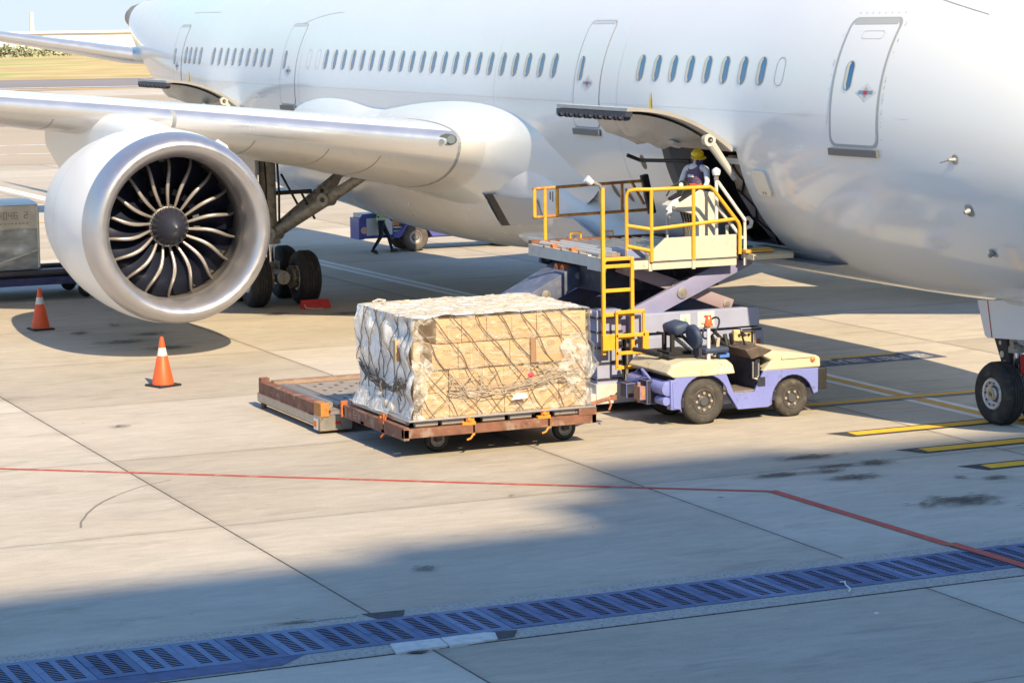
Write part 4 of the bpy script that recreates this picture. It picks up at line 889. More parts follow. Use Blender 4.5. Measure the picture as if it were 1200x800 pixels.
# ---- main gear
def main_gear(sgn):
    Y = -sgn*4.9; X = -22.78
    def p(x, y, z): return (X+x, Y+sgn*y, z)      # y measured outboard-negative in the starboard frame
    b = MB()
    b.cyl(p(0, 0, .75), p(0, 0, 1.5), .13, n=20, m=1); b.cyl(p(0, 0, 1.4), p(-.05, 0, 3.9), .20, n=20, m=0); b.cyl(p(0, 0, 1.38), p(0, 0, 1.7), .27, n=20, m=0)
    b.cyl(p(.98, 0, .66), p(-.98, 0, .66), .16, n=16, m=0); b.cyl(p(0, 0, .55), p(0, 0, .95), .24, n=16, m=0)
    b.tube([p(.1, .22, 1.55), p(.1, .24, 2.6), p(.05, .22, 3.4)], .03, 6, m=2); b.tube([p(.16, -.1, .9), p(.22, -.12, 1.6), p(.18, -.1, 2.8), p(.1, -.1, 3.4)], .022, 6, m=2)
    g = b.build('main_gear', [M_GEAR, mat('chrome_leg', (.75, .75, .76), .15, metal=1), M_DARKM], air)
    for nm, a, c, r_ in (('drag_brace', p(.12, .10, 1.62), p(2.55, 1.75, 3.22), .135), ('side_brace', p(-.05, .25, 1.75), p(.3, 2.2, 3.35), .115)):
        b = MB(); a = Vector(a); c = Vector(c); mid = a.lerp(c, .52); 
        b.tube([a, mid], [r_, r_*1.05], 12, m=0); b.tube([mid, c], [r_*1.0, r_*.8], 12, m=0); d = (c-a).normalized(); s_ = Vector((-d.y, d.x, 0)).normalized()
        for q in (a, mid, c): b.cyl(q-s_*r_*1.35, q+s_*r_*1.35, r_*1.15, n=16, m=0); b.cyl(q-s_*(r_*1.4), q+s_*(r_*1.4), r_*.45, n=12, m=1)
        if nm == 'drag_brace': b.tube([mid, mid.lerp(Vector(p(1.2, 1.6, 3.4)), .98)], [.075, .06], 10, m=0)
        b.build(nm, [M_GEAR, M_DARKM], g)
    b = MB(); b.tube([p(.0, .2, 2.55), p(.5, .9, 2.6)], .05, 8); b.tube([p(.1, .3, 3.0), p(.35, .6, 2.3)], .03, 8); b.tube([p(.3, .7, 2.6), p(.55, .95, 1.95)], .03, 8); b.build('actuator', M_DARKM, g)
    for ax_ in (.74, -.74):
        b = MB(); b.cyl(p(ax_, -.75, .64), p(ax_, .75, .64), .075, n=14)
        for k in range(8):
            for s in (-1, 1): b.cyl(p(ax_+.22*cos(2*pi*k/8), s*.22, .64+.22*sin(2*pi*k/8)), p(ax_+.22*cos(2*pi*k/8), s*.36, .64+.22*sin(2*pi*k/8)), .05, n=8)
        for s in (-1, 1): b.cyl(p(ax_, s*.24, .64), p(ax_, s*.30, .64), .27, n=18)
        b.build('brake_pack', mat('brake_metal', (.30, .27, .24), .45, metal=.6, var=.4, vscale=14), g)
        for s in (-1, 1):
            w_ = wheel(p(ax_, s*.60, .615), .635, .48, rim=.46); w_.build('wheel', [M_TYRE, M_RIM, M_HUBD, M_TREAD], g, smooth=40)
    b = MB(); b.prism([(X+.35, 3.45), (X-.75, 3.5), (X-.8, 1.75), (X+.15, 1.62), (X+.38, 2.3)], 'y', Y-sgn*.42, Y-sgn*.36); b.build('gear_door', M_GREYW, g, smooth=0, bev=.01)
    b = MB(); a = Vector((X+3.9, Y+sgn*1.95, 3.0)); b.add([a, a+Vector((.25, -.05, -.55)), a+Vector((-.55, .1, -.62)), a+Vector((-.9, .1, .2))], [(0, 1, 2, 3)]); b.add([Vector(v)+Vector((0, .05, 0)) for v in (a, a+Vector((.25, -.05, -.55)), a+Vector((-.55, .1, -.62)), a+Vector((-.9, .1, .2)))], [(0, 1, 2, 3)])
    b.build('bay_door', M_GREYW, g, smooth=0)
main_gear(1); main_gear(-1)
# dark wheel bay under the root of each wing
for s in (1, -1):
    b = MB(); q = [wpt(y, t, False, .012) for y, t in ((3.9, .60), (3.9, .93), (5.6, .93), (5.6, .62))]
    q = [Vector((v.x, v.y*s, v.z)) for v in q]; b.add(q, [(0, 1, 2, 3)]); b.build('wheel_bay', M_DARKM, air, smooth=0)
# ---- chocks
ck = thing('wheel_chock', 'red wheel chock against the main gear tyre', 'chock', (-21.02, -4.42, 0))
b = MB(); b.prism([(-.17, 0), (.17, 0), (.10, .10), (-.02, .20), (-.08, .20)], 'y', -.33, .33); b.build('wedge', mat('chock_red', (.58, .04, .04), .5, var=.15, vscale=9), ck, smooth=0, bev=.012)
MB().tube([(.1, -.3, .1), (.22, -.3, .04), (.3, -.1, .02), (.24, .1, .015)], .012, 6).build('rope', mat('rope_pale', (.6, .58, .5), .8), ck)
# ------------------------------------------------------------ ground equipment
M_YR = mat('rail_yellow', (.78, .40, .03), .5, var=.08, vscale=6, dirt=(.30, .14, .05), dscale=5, damt=.7, dthr=.60, bump=.1)
M_YRUST = mat('rail_rusty', (.42, .17, .05), .65, var=.3, vscale=9, dirt=(.60, .33, .06), dscale=5, damt=.8, dthr=.5)
M_RUST = mat('rusty_steel', (.19, .085, .055), .75, var=.3, vscale=7, dirt=(.33, .26, .22), dscale=4, damt=.65, dthr=.52, bump=.3)
M_RUST2 = mat('rust_orange', (.48, .13, .03), .7, var=.3, vscale=12, dirt=(.20, .08, .05), dscale=9, damt=.6)
M_LILAC = mat('lilac_paint', (.25, .255, .43), .45, var=.08, vscale=3, dirt=(.26, .22, .25), dscale=3.5, damt=.6, dthr=.57)
M_LILW = mat('lilac_pale', (.33, .36, .52), .45, var=.08, vscale=3, dirt=(.33, .31, .36), dscale=4, damt=.6, dthr=.57)
M_CREAM = mat('cream_paint', (.60, .54, .40), .5, var=.06, vscale=4, dirt=(.38, .20, .09), dscale=4.5, damt=.75, dthr=.64)
M_WHP = mat('platform_white', (.55, .54, .51), .5, var=.08, vscale=4, dirt=(.28, .20, .15), dscale=7, damt=.75, dthr=.59)
M_STEEL = mat('worn_steel', (.40, .38, .35), .4, metal=.6, var=.2, vscale=6, dirt=(.22, .16, .12), dscale=6, damt=.6)
M_DECK = mat('deck_plate', (.30, .26, .23), .5, metal=.4, var=.3, vscale=5, dirt=(.14, .10, .09), dscale=4, damt=.6)
M_BLACK = mat('black_rubber', (.02, .02, .022), .6, var=.2, vscale=9)
M_NAVY = mat('machine_dark', (.028, .030, .055), .55, var=.4, vscale=7, dirt=(.09, .08, .09), dscale=6, damt=.6)
# ================= cargo loader
lo = thing('cargo_loader', 'yellow railed scissor loader raised to the open forward cargo door', 'cargo loader', (-5.5, -5.0, 0)); LO = (-5.5, -5.0, 0)
def lb(name, b, mats, parent=lo, **k): return b.build(name, mats, parent, off=LO, **k)
# chassis
b = MB(); b.box((-6.9, -7.0, .18), (-4.15, -2.6, .42), 0); b.box((-4.28, -5.6, .16), (-4.0, -2.55, .50), 1)
b.box((-6.9, -4.9, .42), (-4.3, -2.7, 1.22), 2)
b.box((-4.3, -4.9, .80), (-4.02, -2.62, 1.26), 0); b.box((-6.95, -5.0, 1.28), (-6.75, -2.5, 1.62), 0)
cha = lb('chassis', b, [M_LILW, M_WHP, M_NAVY], smooth=0, bev=.012)
b = MB(); b.box((-4.12, -4.95, 1.30), (-3.95, -2.52, 1.62), 0); b.box((-6.9, -2.72, 1.30), (-4.12, -2.56, 1.6), 0); b.box((-4.5, -2.9, 1.22), (-3.9, -2.5, 1.28), 1)
lb('upper_frame', b, [M_LILW, M_BLACK], smooth=0, bev=.012)
b = MB(); b.box((-4.02, -2.62, .25), (-3.92, -2.45, 1.27)); lb('corner_post', b, M_LILW, smooth=0, bev=.01)
b = MB(); b.box((-3.925, -2.60, .95), (-3.915, -2.52, 1.08)); lb('side_reflector', b, M_RUST2, smooth=0)
b = MB(); b.box((-4.02, -3.02, .93), (-3.94, -2.62, 1.25)); cp = lb('control_box', b, mat('box_yellow', (.62, .50, .26), .55, var=.1, vscale=8, dirt=(.35, .2, .1), dscale=8, damt=.5), smooth=0, bev=.012)
b = MB()
for y in (-2.92, -2.83, -2.74):
    for z in (1.02, 1.16): b.cyl((-3.945, y, z), (-3.92, y, z), .025, n=10)
b.box((-3.94, -2.69, 1.0), (-3.93, -2.65, 1.2)); lb('switches', b, M_BLACK, parent=cp)
b = MB(); b.box((-4.05, -4.2, .92), (-3.98, -3.3, 1.24)); b.box((-4.04, -4.85, .95), (-3.99, -4.35, 1.22)); lb('side_panel', b, M_LILW, smooth=0, bev=.01)
# ladder tower with its hydraulic column
b = MB(); b.box((-4.4, -5.55, .30), (-4.05, -5.10, 1.72), 0)
for z in (.55, .82, 1.08, 1.34, 1.58): b.box((-4.42, -5.57, z), (-4.03, -5.08, z+.04), 1)
b.box((-4.045, -5.42, .42), (-4.04, -5.24, .50), 1)
lb('tower_column', b, [M_LILW, M_NAVY], smooth=0, bev=.008)
b = MB(); b.cyl((-4.3, -5.75, 1.66), (-4.3, -5.1, 1.66), .07, n=14, m=0); b.cyl((-4.25, -5.0, .4), (-4.25, -5.0, 1.7), .045, n=12, m=1); b.cyl((-4.2, -4.93, .6), (-4.2, -4.93, 1.5), .03, n=12, m=0)
b.tube([(-4.1, -5.85, 1.75), (-4.1, -5.86, 1.3), (-4.1, -5.80, 1.0)], .03, 6, m=1); b.tube([(-4.15, -5.78, 1.7), (-4.12, -5.80, 1.3), (-4.15, -5.70, .9)], .025, 6, m=0)
lb('hydraulic_ram', b, [M_STEEL, M_BLACK])
b = MB(); b.box((-4.9, -7.0, .15), (-4.0, -5.6, .34), 0); b.box((-4.6, -6.6, .34), (-4.1, -6.1, .62), 0); b.box((-4.3, -6.9, .62), (-4.1, -6.0, .66), 1); b.box((-6.8, -7.0, .4), (-4.5, -5.6, .9), 1)
lb('rear_bed_joint', b, [M_WHP, M_NAVY], smooth=0, bev=.01)
b = MB(); b.box((-3.99, -4.88, .42), (-3.96, -4.74, .56)); lb('tail_lamp', b, M_RUST2, smooth=0)
for (y, x) in ((-3.0, -4.25), (-3.0, -6.6), (-6.3, -6.6)):
    w_ = wheel((x, y, .30), .30, .22, ax=(1, 0, 0)); w_.build('wheel', [M_TYRE, M_HUBD, M_HUBD, M_TREAD], lo, off=LO)
# scissor arms
def beam(p0, p1, h, t, m, name, mats, parent=lo):
    b = MB(); p0 = Vector(p0); p1 = Vector(p1); d = (p1-p0); L_ = d.length; d.normalize(); a = math.atan2(d.z, d.y)
    b.T = Matrix.Translation((p0+p1)/2) @ Matrix.Rotation(a, 4, 'X'); b.box((-t/2, -L_/2, -h/2), (t/2, L_/2, h/2), m)
    b.cyl((-t/2-.03, 0, 0), (t/2+.03, 0, 0), .10, n=18, m=1); 
    for s in (-1, 1): b.cyl((-t/2-.02, s*(L_/2-.12), 0), (t/2+.02, s*(L_/2-.12), 0), .07, n=14, m=1)
    return lb(name, b, mats, parent, smooth=30, bev=.012)
beam((-4.15, -5.25, 1.38), (-4.15, -2.62, 2.48), .30, .12, 0, 'scissor_arm', [M_LILAC, M_STEEL])
beam((-4.35, -5.0, 2.42), (-4.35, -2.85, 1.62), .22, .10, 0, 'scissor_arm', [mat('arm_pinkish', (.34, .27, .31), .5, dirt=(.3, .22, .2), dscale=5, damt=.6), M_STEEL])
beam((-6.75, -5.25, 1.38), (-6.75, -2.62, 2.48), .30, .12, 0, 'scissor_arm', [M_LILAC, M_STEEL])
beam((-6.55, -5.4, 2.42), (-6.55, -2.85, 1.62), .22, .10, 0, 'scissor_arm', [M_NAVY, M_STEEL])
beam((-5.9, -6.55, 1.5), (-5.9, -5.1, 2.22), .34, .9, 0, 'lift_arm', [mat('slate_steel', (.10, .12, .19), .5, var=.2, vscale=5, dirt=(.2, .18, .17), dscale=5, damt=.5), M_STEEL])
b = MB(); b.box((-6.6, -5.2, 1.95), (-4.6, -2.95, 2.40), 0); b.box((-6.4, -4.4, 1.7), (-5.0, -3.2, 1.95), 0)
for k in range(5): b.tube([(-4.55, -4.6+.35*k, 2.38), (-4.5, -4.5+.35*k, 2.1), (-4.55, -4.2+.35*k, 2.15)], .022, 6, m=1)
for k in range(2): b.cyl((-5.9+.25*k, -5.42, 2.27), (-5.9+.25*k, -4.9, 2.27), .085, n=14, m=2)
lb('lift_machinery', b, [M_NAVY, M_STEEL, M_RUST2], smooth=30, bev=.01)
b = MB(); b.box((-6.7, -3.0, .42), (-6.2, -2.7, 1.3), 0); b.box((-6.8, -6.95, 1.3), (-5.0, -5.0, 1.42), 0); lb('inner_frame', b, [M_NAVY], smooth=0)
b = MB(); b.prism([(-4.70, 2.29), (-4.60, 2.29), (-4.62, 2.20), (-4.68, 2.20)], 'x', -4.58, -4.5); lb('marker_lamp', b, M_RUST2, smooth=0, bev=.01)
# upper platform
b = MB(); b.box((-7.0, -5.38, 2.42), (-4.0, -2.75, 2.56), 0); b.box((-7.02, -5.42, 2.40), (-4.62, -5.36, 2.60), 1); b.box((-4.62, -5.44, 2.36), (-4.02, -5.38, 2.58), 1)
b.box((-7.06, -5.40, 2.56), (-6.93, -2.75, 2.66), 2)
b.box((-6.9, -5.34, 2.56), (-4.1, -2.8, 2.575), 3)
for k in range(12):
    y = -5.25+.2*k; b.cyl((-6.85, y, 2.60), (-4.35, y, 2.60), .045 if k > 2 else .055, n=12, m=4 if k > 2 else 5)
for k in range(4): b.box((-6.4+.7*k, -5.42, 2.58), (-6.36+.7*k, -5.0, 2.64), 3)
pf = lb('upper_platform', b, [M_NAVY, M_WHP, M_RUST, M_DECK, M_STEEL, mat('roller_grey', (.50, .49, .50), .35, metal=.3)], smooth=30)
for y in (-4.62, -3.98): b = MB(); b.tube([(-6.98, y, 2.66), (-6.98, y, 2.75), (-6.98, y+.20, 2.75), (-6.98, y+.20, 2.66)], .02, 8); lb('side_guide', b, M_YR, parent=pf)
b = MB(); b.cyl((-6.1, -5.40, 2.60), (-6.1, -5.30, 2.60), .06, n=12); b.cyl((-5.35, -5.40, 2.60), (-5.35, -5.30, 2.60), .06, n=12); lb('roller_stop', b, M_RUST2, parent=pf)
b = MB(); b.box((-7.0, -2.75, 2.43), (-4.2, -2.35, 2.52), 0); b.box((-4.25, -2.85, 2.45), (-3.6, -2.05, 2.55), 1); b.box((-4.0, -2.9, 2.56), (-3.75, -2.35, 2.62), 2)
lb('bridge_lip', b, [M_DECK, M_CREAM, M_YR], parent=pf, smooth=0, bev=.01)
# operator side: white skirt, step box, rails
b = MB(); b.prism([(-4.62, 2.36), (-3.0, 2.36), (-3.0, 2.88), (-4.34, 2.88), (-4.62, 2.66)], 'x', -3.93, -3.88, 0)
b.box((-3.88, -4.62, 2.485), (-3.86, -3.0, 2.515), 1); b.box((-3.9, -3.86, 2.34), (-3.85, -3.80, 2.60), 0); b.box((-4.62, -4.66, 2.34), (-3.88, -4.60, 2.60), 0); b.box((-4.6, -4.95, 2.38), (-3.9, -4.66, 2.52), 0); b.box((-4.62, -4.98, 2.52), (-4.05, -4.64, 2.70), 2)
lb('skirt', b, [mat('skirt_cream', (.56, .53, .45), .5, var=.05, vscale=4, dirt=(.30, .24, .20), dscale=9, damt=.6, dthr=.62), M_NAVY, mat('step_blue', (.22, .27, .48), .5)], parent=pf, smooth=0, bev=.006)
def rail(name, pts_list, r, m, parent=pf):
    b = MB()
    for p in pts_list: b.tube(p, r, 8)
    return lb(name, b, m, parent=parent, smooth=50)
rail('operator_rail', [[(-3.86, -4.62, 2.50), (-3.86, -4.62, 3.70)], [(-3.86, -3.83, 2.50), (-3.86, -3.83, 3.70)],
    [(-4.1, -4.96, 2.5), (-4.1, -4.96, 3.60), (-4.06, -4.93, 3.68), (-3.98, -4.85, 3.70), (-3.86, -4.62, 3.70), (-3.86, -3.52, 3.70), (-3.86, -3.46, 3.66), (-3.86, -2.98, 3.08), (-3.86, -2.95, 3.0), (-3.86, -2.95, 2.55)],
    [(-4.1, -4.96, 3.10), (-3.86, -4.62, 3.04), (-3.86, -3.05, 3.14)], [(-4.1, -4.96, 2.76), (-3.86, -4.62, 2.68)]], .032, M_YR)
rail('far_rail', [[(-7.0, -5.30, 3.06), (-7.0, -5.30, 3.56)], [(-7.0, -5.10, 2.62), (-7.0, -5.10, 3.55)], [(-7.0, -4.86, 3.06), (-7.0, -4.86, 3.55)]], .034, M_YR)
rail('far_rail_bars', [[(-7.0, -5.33, 3.56), (-7.0, -3.16, 3.62)], [(-7.0, -5.33, 3.06), (-7.0, -3.05, 3.10)], [(-7.0, -3.58, 3.10), (-7.0, -3.58, 3.6)], [(-7.0, -3.38, 3.6), (-7.0, -3.14, 3.2)], [(-7.0, -3.18, 3.62), (-7.0, -3.02, 3.08)]], .028, M_YRUST)
b = MB(); b.T = Matrix.Translation((-6.98, -3.07, 3.38)) @ Matrix.Rotation(R(13), 4, 'X'); b.box((-.06, -.065, -.36), (.06, .065, .36)); lb('rubber_bumper', b, M_BLACK, parent=pf, smooth=0, bev=.015)
b = MB(); b.cyl((-6.99, -5.0, 3.5), (-6.99, -5.0, 3.36), .012, n=6); b.cyl((-6.99, -4.95, 3.5), (-6.99, -4.95, 3.32), .01, n=6); lb('hanging_chain', b, M_BLACK, parent=pf)
rail('white_brace', [[(-4.0, -3.32, 2.6), (-4.0, -3.32, 3.86)], [(-4.0, -3.30, 3.78), (-3.86, -2.84, 3.1)], [(-3.88, -2.84, 2.35), (-3.88, -2.84, 3.15)], [(-4.0, -3.3, 3.35), (-3.9, -2.88, 2.8)], [(-4.3, -2.95, 2.6), (-4.3, -2.95, 3.0)]], .03, mat('brace_white', (.74, .72, .68), .5, dirt=(.3, .25, .2), dscale=9, damt=.5))
b = MB(); b.tube([(-3.9, -2.86, 3.12), (-3.9, -2.76, 3.14), (-3.9, -2.70, 3.08), (-3.9, -2.72, 3.0), (-3.9, -2.8, 2.98)], .035, 8); lb('cable_guide', b, mat('brace_white', (.74, .72, .68), .5), parent=pf)
def lamp_head(name, c, parent=pf):
    b = MB(); b.lathe([(0, .02), (.02, .06), (.07, .075), (.11, .07), (.14, .03), (.15, 0)], c, (0, 0, 1), 14, m=0); b.cyl(Vector(c)-Vector((0, 0, .06)), c, .04, n=8, m=1); lb(name, b, [mat('lamp_white', (.7, .74, .80), .2, spec=.8), M_STEEL], parent=parent)
lamp_head('work_lamp', (-4.0, -3.32, 3.86))
b = MB(); b.tube([(-3.9, -5.50, 3.72), (-3.9, -5.55, 3.80), (-3.95, -5.66, 3.86)], .03, 8, m=1); b.cyl((-3.95, -5.66, 3.84), (-3.97, -5.76, 3.92), .05, .07, 12, m=0); lb('work_lamp', b, [mat('lamp_white', (.7, .74, .80), .2), M_STEEL], parent=pf)
# console
b = MB(); b.prism([(-3.46, 2.57), (-3.10, 2.57), (-3.08, 3.46), (-3.16, 3.56), (-3.44, 3.62), (-3.92, 3.36), (-3.90, 3.30), (-3.52, 3.20), (-3.46, 3.1)], 'x', -4.85, -4.35, 0); co = lb('control_console', b, [mat('console_cream', (.62, .60, .52), .45, var=.03, vscale=3)], parent=pf, smooth=0, bev=.012)
b = MB(); b.prism([(-3.10, 3.47), (-3.16, 3.565), (-3.44, 3.625), (-3.8, 3.44), (-3.8, 3.47), (-3.44, 3.655), (-3.15, 3.59), (-3.07, 3.48)], 'x', -4.83, -4.37, 0)
b.box((-4.80, -3.40, 3.62), (-4.45, -3.2, 3.66), 0)
b.tube([(-4.6, -3.95, 3.52), (-4.6, -3.85, 3.68), (-4.6, -3.65, 3.76), (-4.6, -3.52, 3.72), (-4.6, -3.5, 3.62)], .016, 6, m=0); b.tube([(-4.5, -3.75, 3.45), (-4.5, -3.68, 3.6), (-4.5, -3.5, 3.66)], .014, 6, m=0)
lb('console_controls', b, [M_BLACK], parent=pf)
b = MB(); b.tube([(-4.55, -3.95, 3.28), (-4.5, -3.86, 3.40), (-4.5, -3.7, 3.48)], [.05, .06, .04], 8); b.cyl((-4.5, -3.98, 3.18), (-4.5, -3.9, 3.30), .05, .03, 8); lb('console_lamp', b, mat('brace_white', (.74, .72, .68), .5), parent=pf)
b = MB()
for k in range(8): b.tube([(-4.6, -3.70+.03*k, 3.30), (-4.55, -3.66+.025*k, 3.1), (-4.58, -3.62+.012*k, 2.9), (-4.6, -3.60+.01*k, 2.6)], .013, 6, m=k % 2)
lb('cable_bundle', b, [M_BLACK, M_STEEL], parent=pf)
b = MB(); b.tube([(-4.9, -3.78, 2.6), (-4.9, -3.78, 3.3)], .022, 8); lb('console_post', b, M_WHP, parent=pf)
# ladder
b = MB()
for y in (-5.50, -4.97):
    b.box((-3.93, y-.03, 1.0 if y < -5.2 else 1.0), (-3.87, y+.03, 3.76 if y < -5.2 else 2.60))
for z in (2.58, 2.46, 2.06, 1.66, 1.27): b.box((-3.92, -5.47, z-.03), (-3.88, -5.0, z+.03))
lb('ladder', b, M_YR, smooth=0, bev=.008)
b = MB()
for y in (-5.30, -4.80): b.box((-3.84, y-.022, .78), (-3.80, y+.022, 1.70))
for z in (1.70, 1.31, 1.02, .78): b.box((-3.84, -5.32, z-.03), (-3.80, -4.78, z+.03))
b.box((-3.88, -5.56, 1.08), (-3.80, -5.34, 1.34)); b.box((-3.88, -4.80, 1.05), (-3.82, -4.70, 1.36))
lb('folding_step', b, M_YR, smooth=0, bev=.008)
# placards on the frame
b = MB(); b.box((-3.945, -4.05, 1.36), (-3.94, -3.86, 1.58), 0); b.box((-3.945, -3.72, 1.34), (-3.94, -3.40, 1.60), 0)
b.add([(-3.937, -3.98, 1.42), (-3.937, -3.92, 1.42), (-3.937, -3.93, 1.5), (-3.937, -3.97, 1.53)], [(0, 1, 2, 3)], 1)
b.box((-3.938, -3.56, 1.50), (-3.937, -3.46, 1.535), 2); b.add([(-3.937, -3.56, 1.55), (-3.937, -3.61, 1.517), (-3.937, -3.56, 1.485)], [(0, 1, 2)], 2); b.box((-3.938, -3.66, 1.39), (-3.937, -3.55, 1.405), 2); b.box((-3.938, -3.68, 1.42), (-3.937, -3.50, 1.43), 3)
lb('placard', b, [mat('placard_white', (.66, .66, .60), .6), mat('placard_green', (.25, .5, .3), .6), mat('placard_red', (.55, .06, .05), .6), mat('placard_grey', (.35, .35, .35), .6)], smooth=0)
# lowered main bed at the rear, behind the pallet dolly
b = MB()
b.box((-7.45, -10.32, .10), (-4.55, -10.14, .46), 0); b.box((-7.46, -10.345, .12), (-4.54, -10.32, .27), 1); b.box((-4.58, -10.36, .05), (-4.30, -9.8, .30), 1)
b.box((-4.45, -9.8, .07), (-4.32, -7.0, .30), 2); b.box((-7.6, -10.1, .28), (-4.5, -7.0, .34), 3); b.box((-7.75, -10.0, .34), (-7.60, -7.0, .42), 4)
bedm = [M_RUST, M_STEEL, M_NAVY, M_DECK, mat('bed_tan', (.30, .22, .17), .6, var=.15, vscale=6)]
bed = lb('rear_bed', b, bedm, smooth=0, bev=.01)
b = MB(); b.cyl((-7.0, -10.02, .40), (-4.75, -10.02, .40), .06, n=14); b.cyl((-7.2, -9.86, .37), (-4.7, -9.86, .37), .045, n=12); b.cyl((-7.2, -9.74, .36), (-4.7, -9.74, .36), .03, n=12); lb('bed_roller', b, mat('roller_pale', (.36, .34, .32), .4, metal=.5, dirt=(.3, .22, .17), dscale=6, damt=.5), parent=bed)
b = MB(); b.box((-7.4, -9.65, .34), (-4.75, -7.1, .365), 0)
for i in range(11):
    for j in range(13):
        if (i+j) % 2: b.box((-7.25+.24*i, -9.5+.19*j, .363), (-7.17+.24*i, -9.44+.19*j, .369), 1)
lb('slotted_deck', b, [mat('deck_pale', (.36, .31, .26), .55, metal=.2, var=.15, vscale=5), M_NAVY], parent=bed, smooth=0)
for lo_, hi_, mm_ in (((-4.62, -10.34, .28), (-4.28, -10.2, .50), mat('bracket_orange', (.50, .20, .04), .6, dirt=(.25, .1, .05), dscale=10, damt=.6)), ((-7.5, -10.3, .4), (-7.35, -10.15, .52), M_RUST), ((-4.5, -9.75, .34), (-4.3, -9.6, .48), M_RUST)): b = MB(); b.box(lo_, hi_); lb('corner_bracket', b, mm_, parent=bed, smooth=0, bev=.01)
b = MB(); b.box((-4.575, -10.352, .06), (-4.38, -10.35, .24) if False else (-4.40, -10.362, .24), 0); b.box((-4.56, -10.366, .10), (-4.42, -10.362, .20), 1); b.box((-4.298, -10.1, .15), (-4.294, -10.0, .20), 2); lb('warning_sticker', b, [mat('sticker_white', (.8, .8, .78), .6), mat('sticker_orange', (.75, .25, .04), .6), mat('reflector_red', (.5, .05, .04), .4)], parent=bed, smooth=0)
for x_, y_, h__ in ((-7.4, -10.25, .12), (-4.5, -10.25, .10), (-7.3, -7.3, .3), (-4.6, -7.3, .3)): b = MB(); b.cyl((x_, y_, 0), (x_, y_, h__), .05, n=10); lb('support_foot', b, M_RUST, parent=bed)
# ================= pallet dolly
do = thing('pallet_dolly', 'rusty flat dolly with rollers under the netted cartons', 'dolly', (-2.75, -8.5, 0)); DO = (-2.75, -8.5, 0)
def db(name, b, mats, parent=do, **k): return b.build(name, mats, parent, off=DO, **k)
b = MB(); X0, X1, Y0, Y1 = -4.05, -1.42, -10.06, -6.86
b.box((X1-.10, Y0, .33), (X1, Y1, .47), 0); b.box((X0, Y0, .33), (X0+.1, Y1, .47), 0); b.box((X0, Y0, .30), (X1, Y0+.09, .50), 0); b.box((X0, Y1-.08, .33), (X1, Y1, .47), 0)
for k in range(1, 5): b.box((X0+.1, Y0+k*.64-.04, .34), (X1-.1, Y0+k*.64+.04, .42), 0)
b.box((X0+.8, Y0, .30), (X0+.95, Y1, .36), 0); b.box((X1-.95, Y0, .30), (X1-.8, Y1, .36), 0)
b.box((X1-.06, Y1-.30, .46), (X1+.01, Y1, .58), 0)
fr = db('frame', b, M_RUST, smooth=0, bev=.008)
b = MB()
M_RWN = mat('roller_worn', (.52, .49, .45), .4, metal=.5, dirt=(.30, .25, .2), dscale=9, damt=.5)
# short rollers seen along the near side
for y in (-9.85, -9.42, -8.75, -8.30, -7.55, -7.2): b = MB(); b.cyl((X1-.09, y, .52), (X1-.09, y+.36, .52), .042, n=14); db('roller', b, M_RWN)
for j in range(6): b = MB(); b.cyl((X0+.2, Y0+.14+j*.52, .535), (X1-.2, Y0+.14+j*.52, .535), .038, n=12); db('roller', b, M_RWN)
b = MB(); b.box((X0+.12, Y0+.05, .455), (X1-.14, Y1-.05, .475)); db('roller_pan', b, M_NAVY, smooth=0)
def latch(x, y, z, rz, m):
    b = MB(); b.T = Matrix.Translation((x, y, z)) @ Matrix.Rotation(rz, 4, 'Z')
    b.box((-.045, -.11, 0), (.03, .11, .05), 0); b.box((-.03, -.04, .05), (.02, .09, .15), 0); b.cyl((-.06, 0, .09), (.05, 0, .09), .03, n=10); b.box((-.03, .06, -.16), (.02, .1, .06)); b.tube([(.0, .08, -.14), (.03, .02, -.20), (.02, -.04, -.22)], .018, 6)
    db('pallet_latch', b, m, smooth=0, bev=.006)
M_LOR = mat('latch_orange', (.66, .25, .03), .6, var=.2, vscale=12, dirt=(.3, .1, .04), dscale=12, damt=.5)
latch(X1-.02, -9.0, .46, 0, M_LOR); latch(X1-.02, -7.75, .46, 0, M_LOR); latch(-2.35, Y0+.02, .44, -pi/2, M_RUST2); b = MB(); b.box((X0-.02, Y0-.03, .30), (X0+.03, Y0+.09, .56)); db('end_stop', b, M_RUST2, smooth=0, bev=.01)
# stencilled number on the end beam, mostly worn away
def digits(b, txt, o, ex, ez, s, m=0):
    SEG = {'0': 'abcdef', '1': 'bc', '2': 'abged', '3': 'abgcd', '4': 'fgbc', '5': 'afgcd', '6': 'afgecd', '7': 'abc', '8': 'abcdefg', '9': 'abfgcd', 'S': 'afgcd'}
    L_ = {'a': ((0, 2), (1, 2)), 'b': ((1, 1), (1, 2)), 'c': ((1, 0), (1, 1)), 'd': ((0, 0), (1, 0)), 'e': ((0, 0), (0, 1)), 'f': ((0, 1), (0, 2)), 'g': ((0, 1), (1, 1))}
    o = Vector(o); ex = Vector(ex); ez = Vector(ez); t = .14
    for k, ch in enumerate(txt):
        for g in SEG.get(ch, ''):
            (x0, y0), (x1, y1) = L_[g]; q = [(min(x0, x1)-t, min(y0, y1)-t), (max(x0, x1)+t, min(y0, y1)-t), (max(x0, x1)+t, max(y0, y1)+t), (min(x0, x1)-t, max(y0, y1)+t)]
            b.add([o+ex*(k*1.7+x)*s+ez*y*s for x, y in q], [(0, 1, 2, 3)], m)
b = MB(); digits(b, '5378', (-3.55, Y0-.003, .36), (1, 0, 0), (0, 0, 1), .05); db('stencil_number', b, mat('stencil_white', (.55, .50, .48), .8, dirt=(.19, .085, .055), dscale=22, damt=1, dthr=.48), smooth=0)
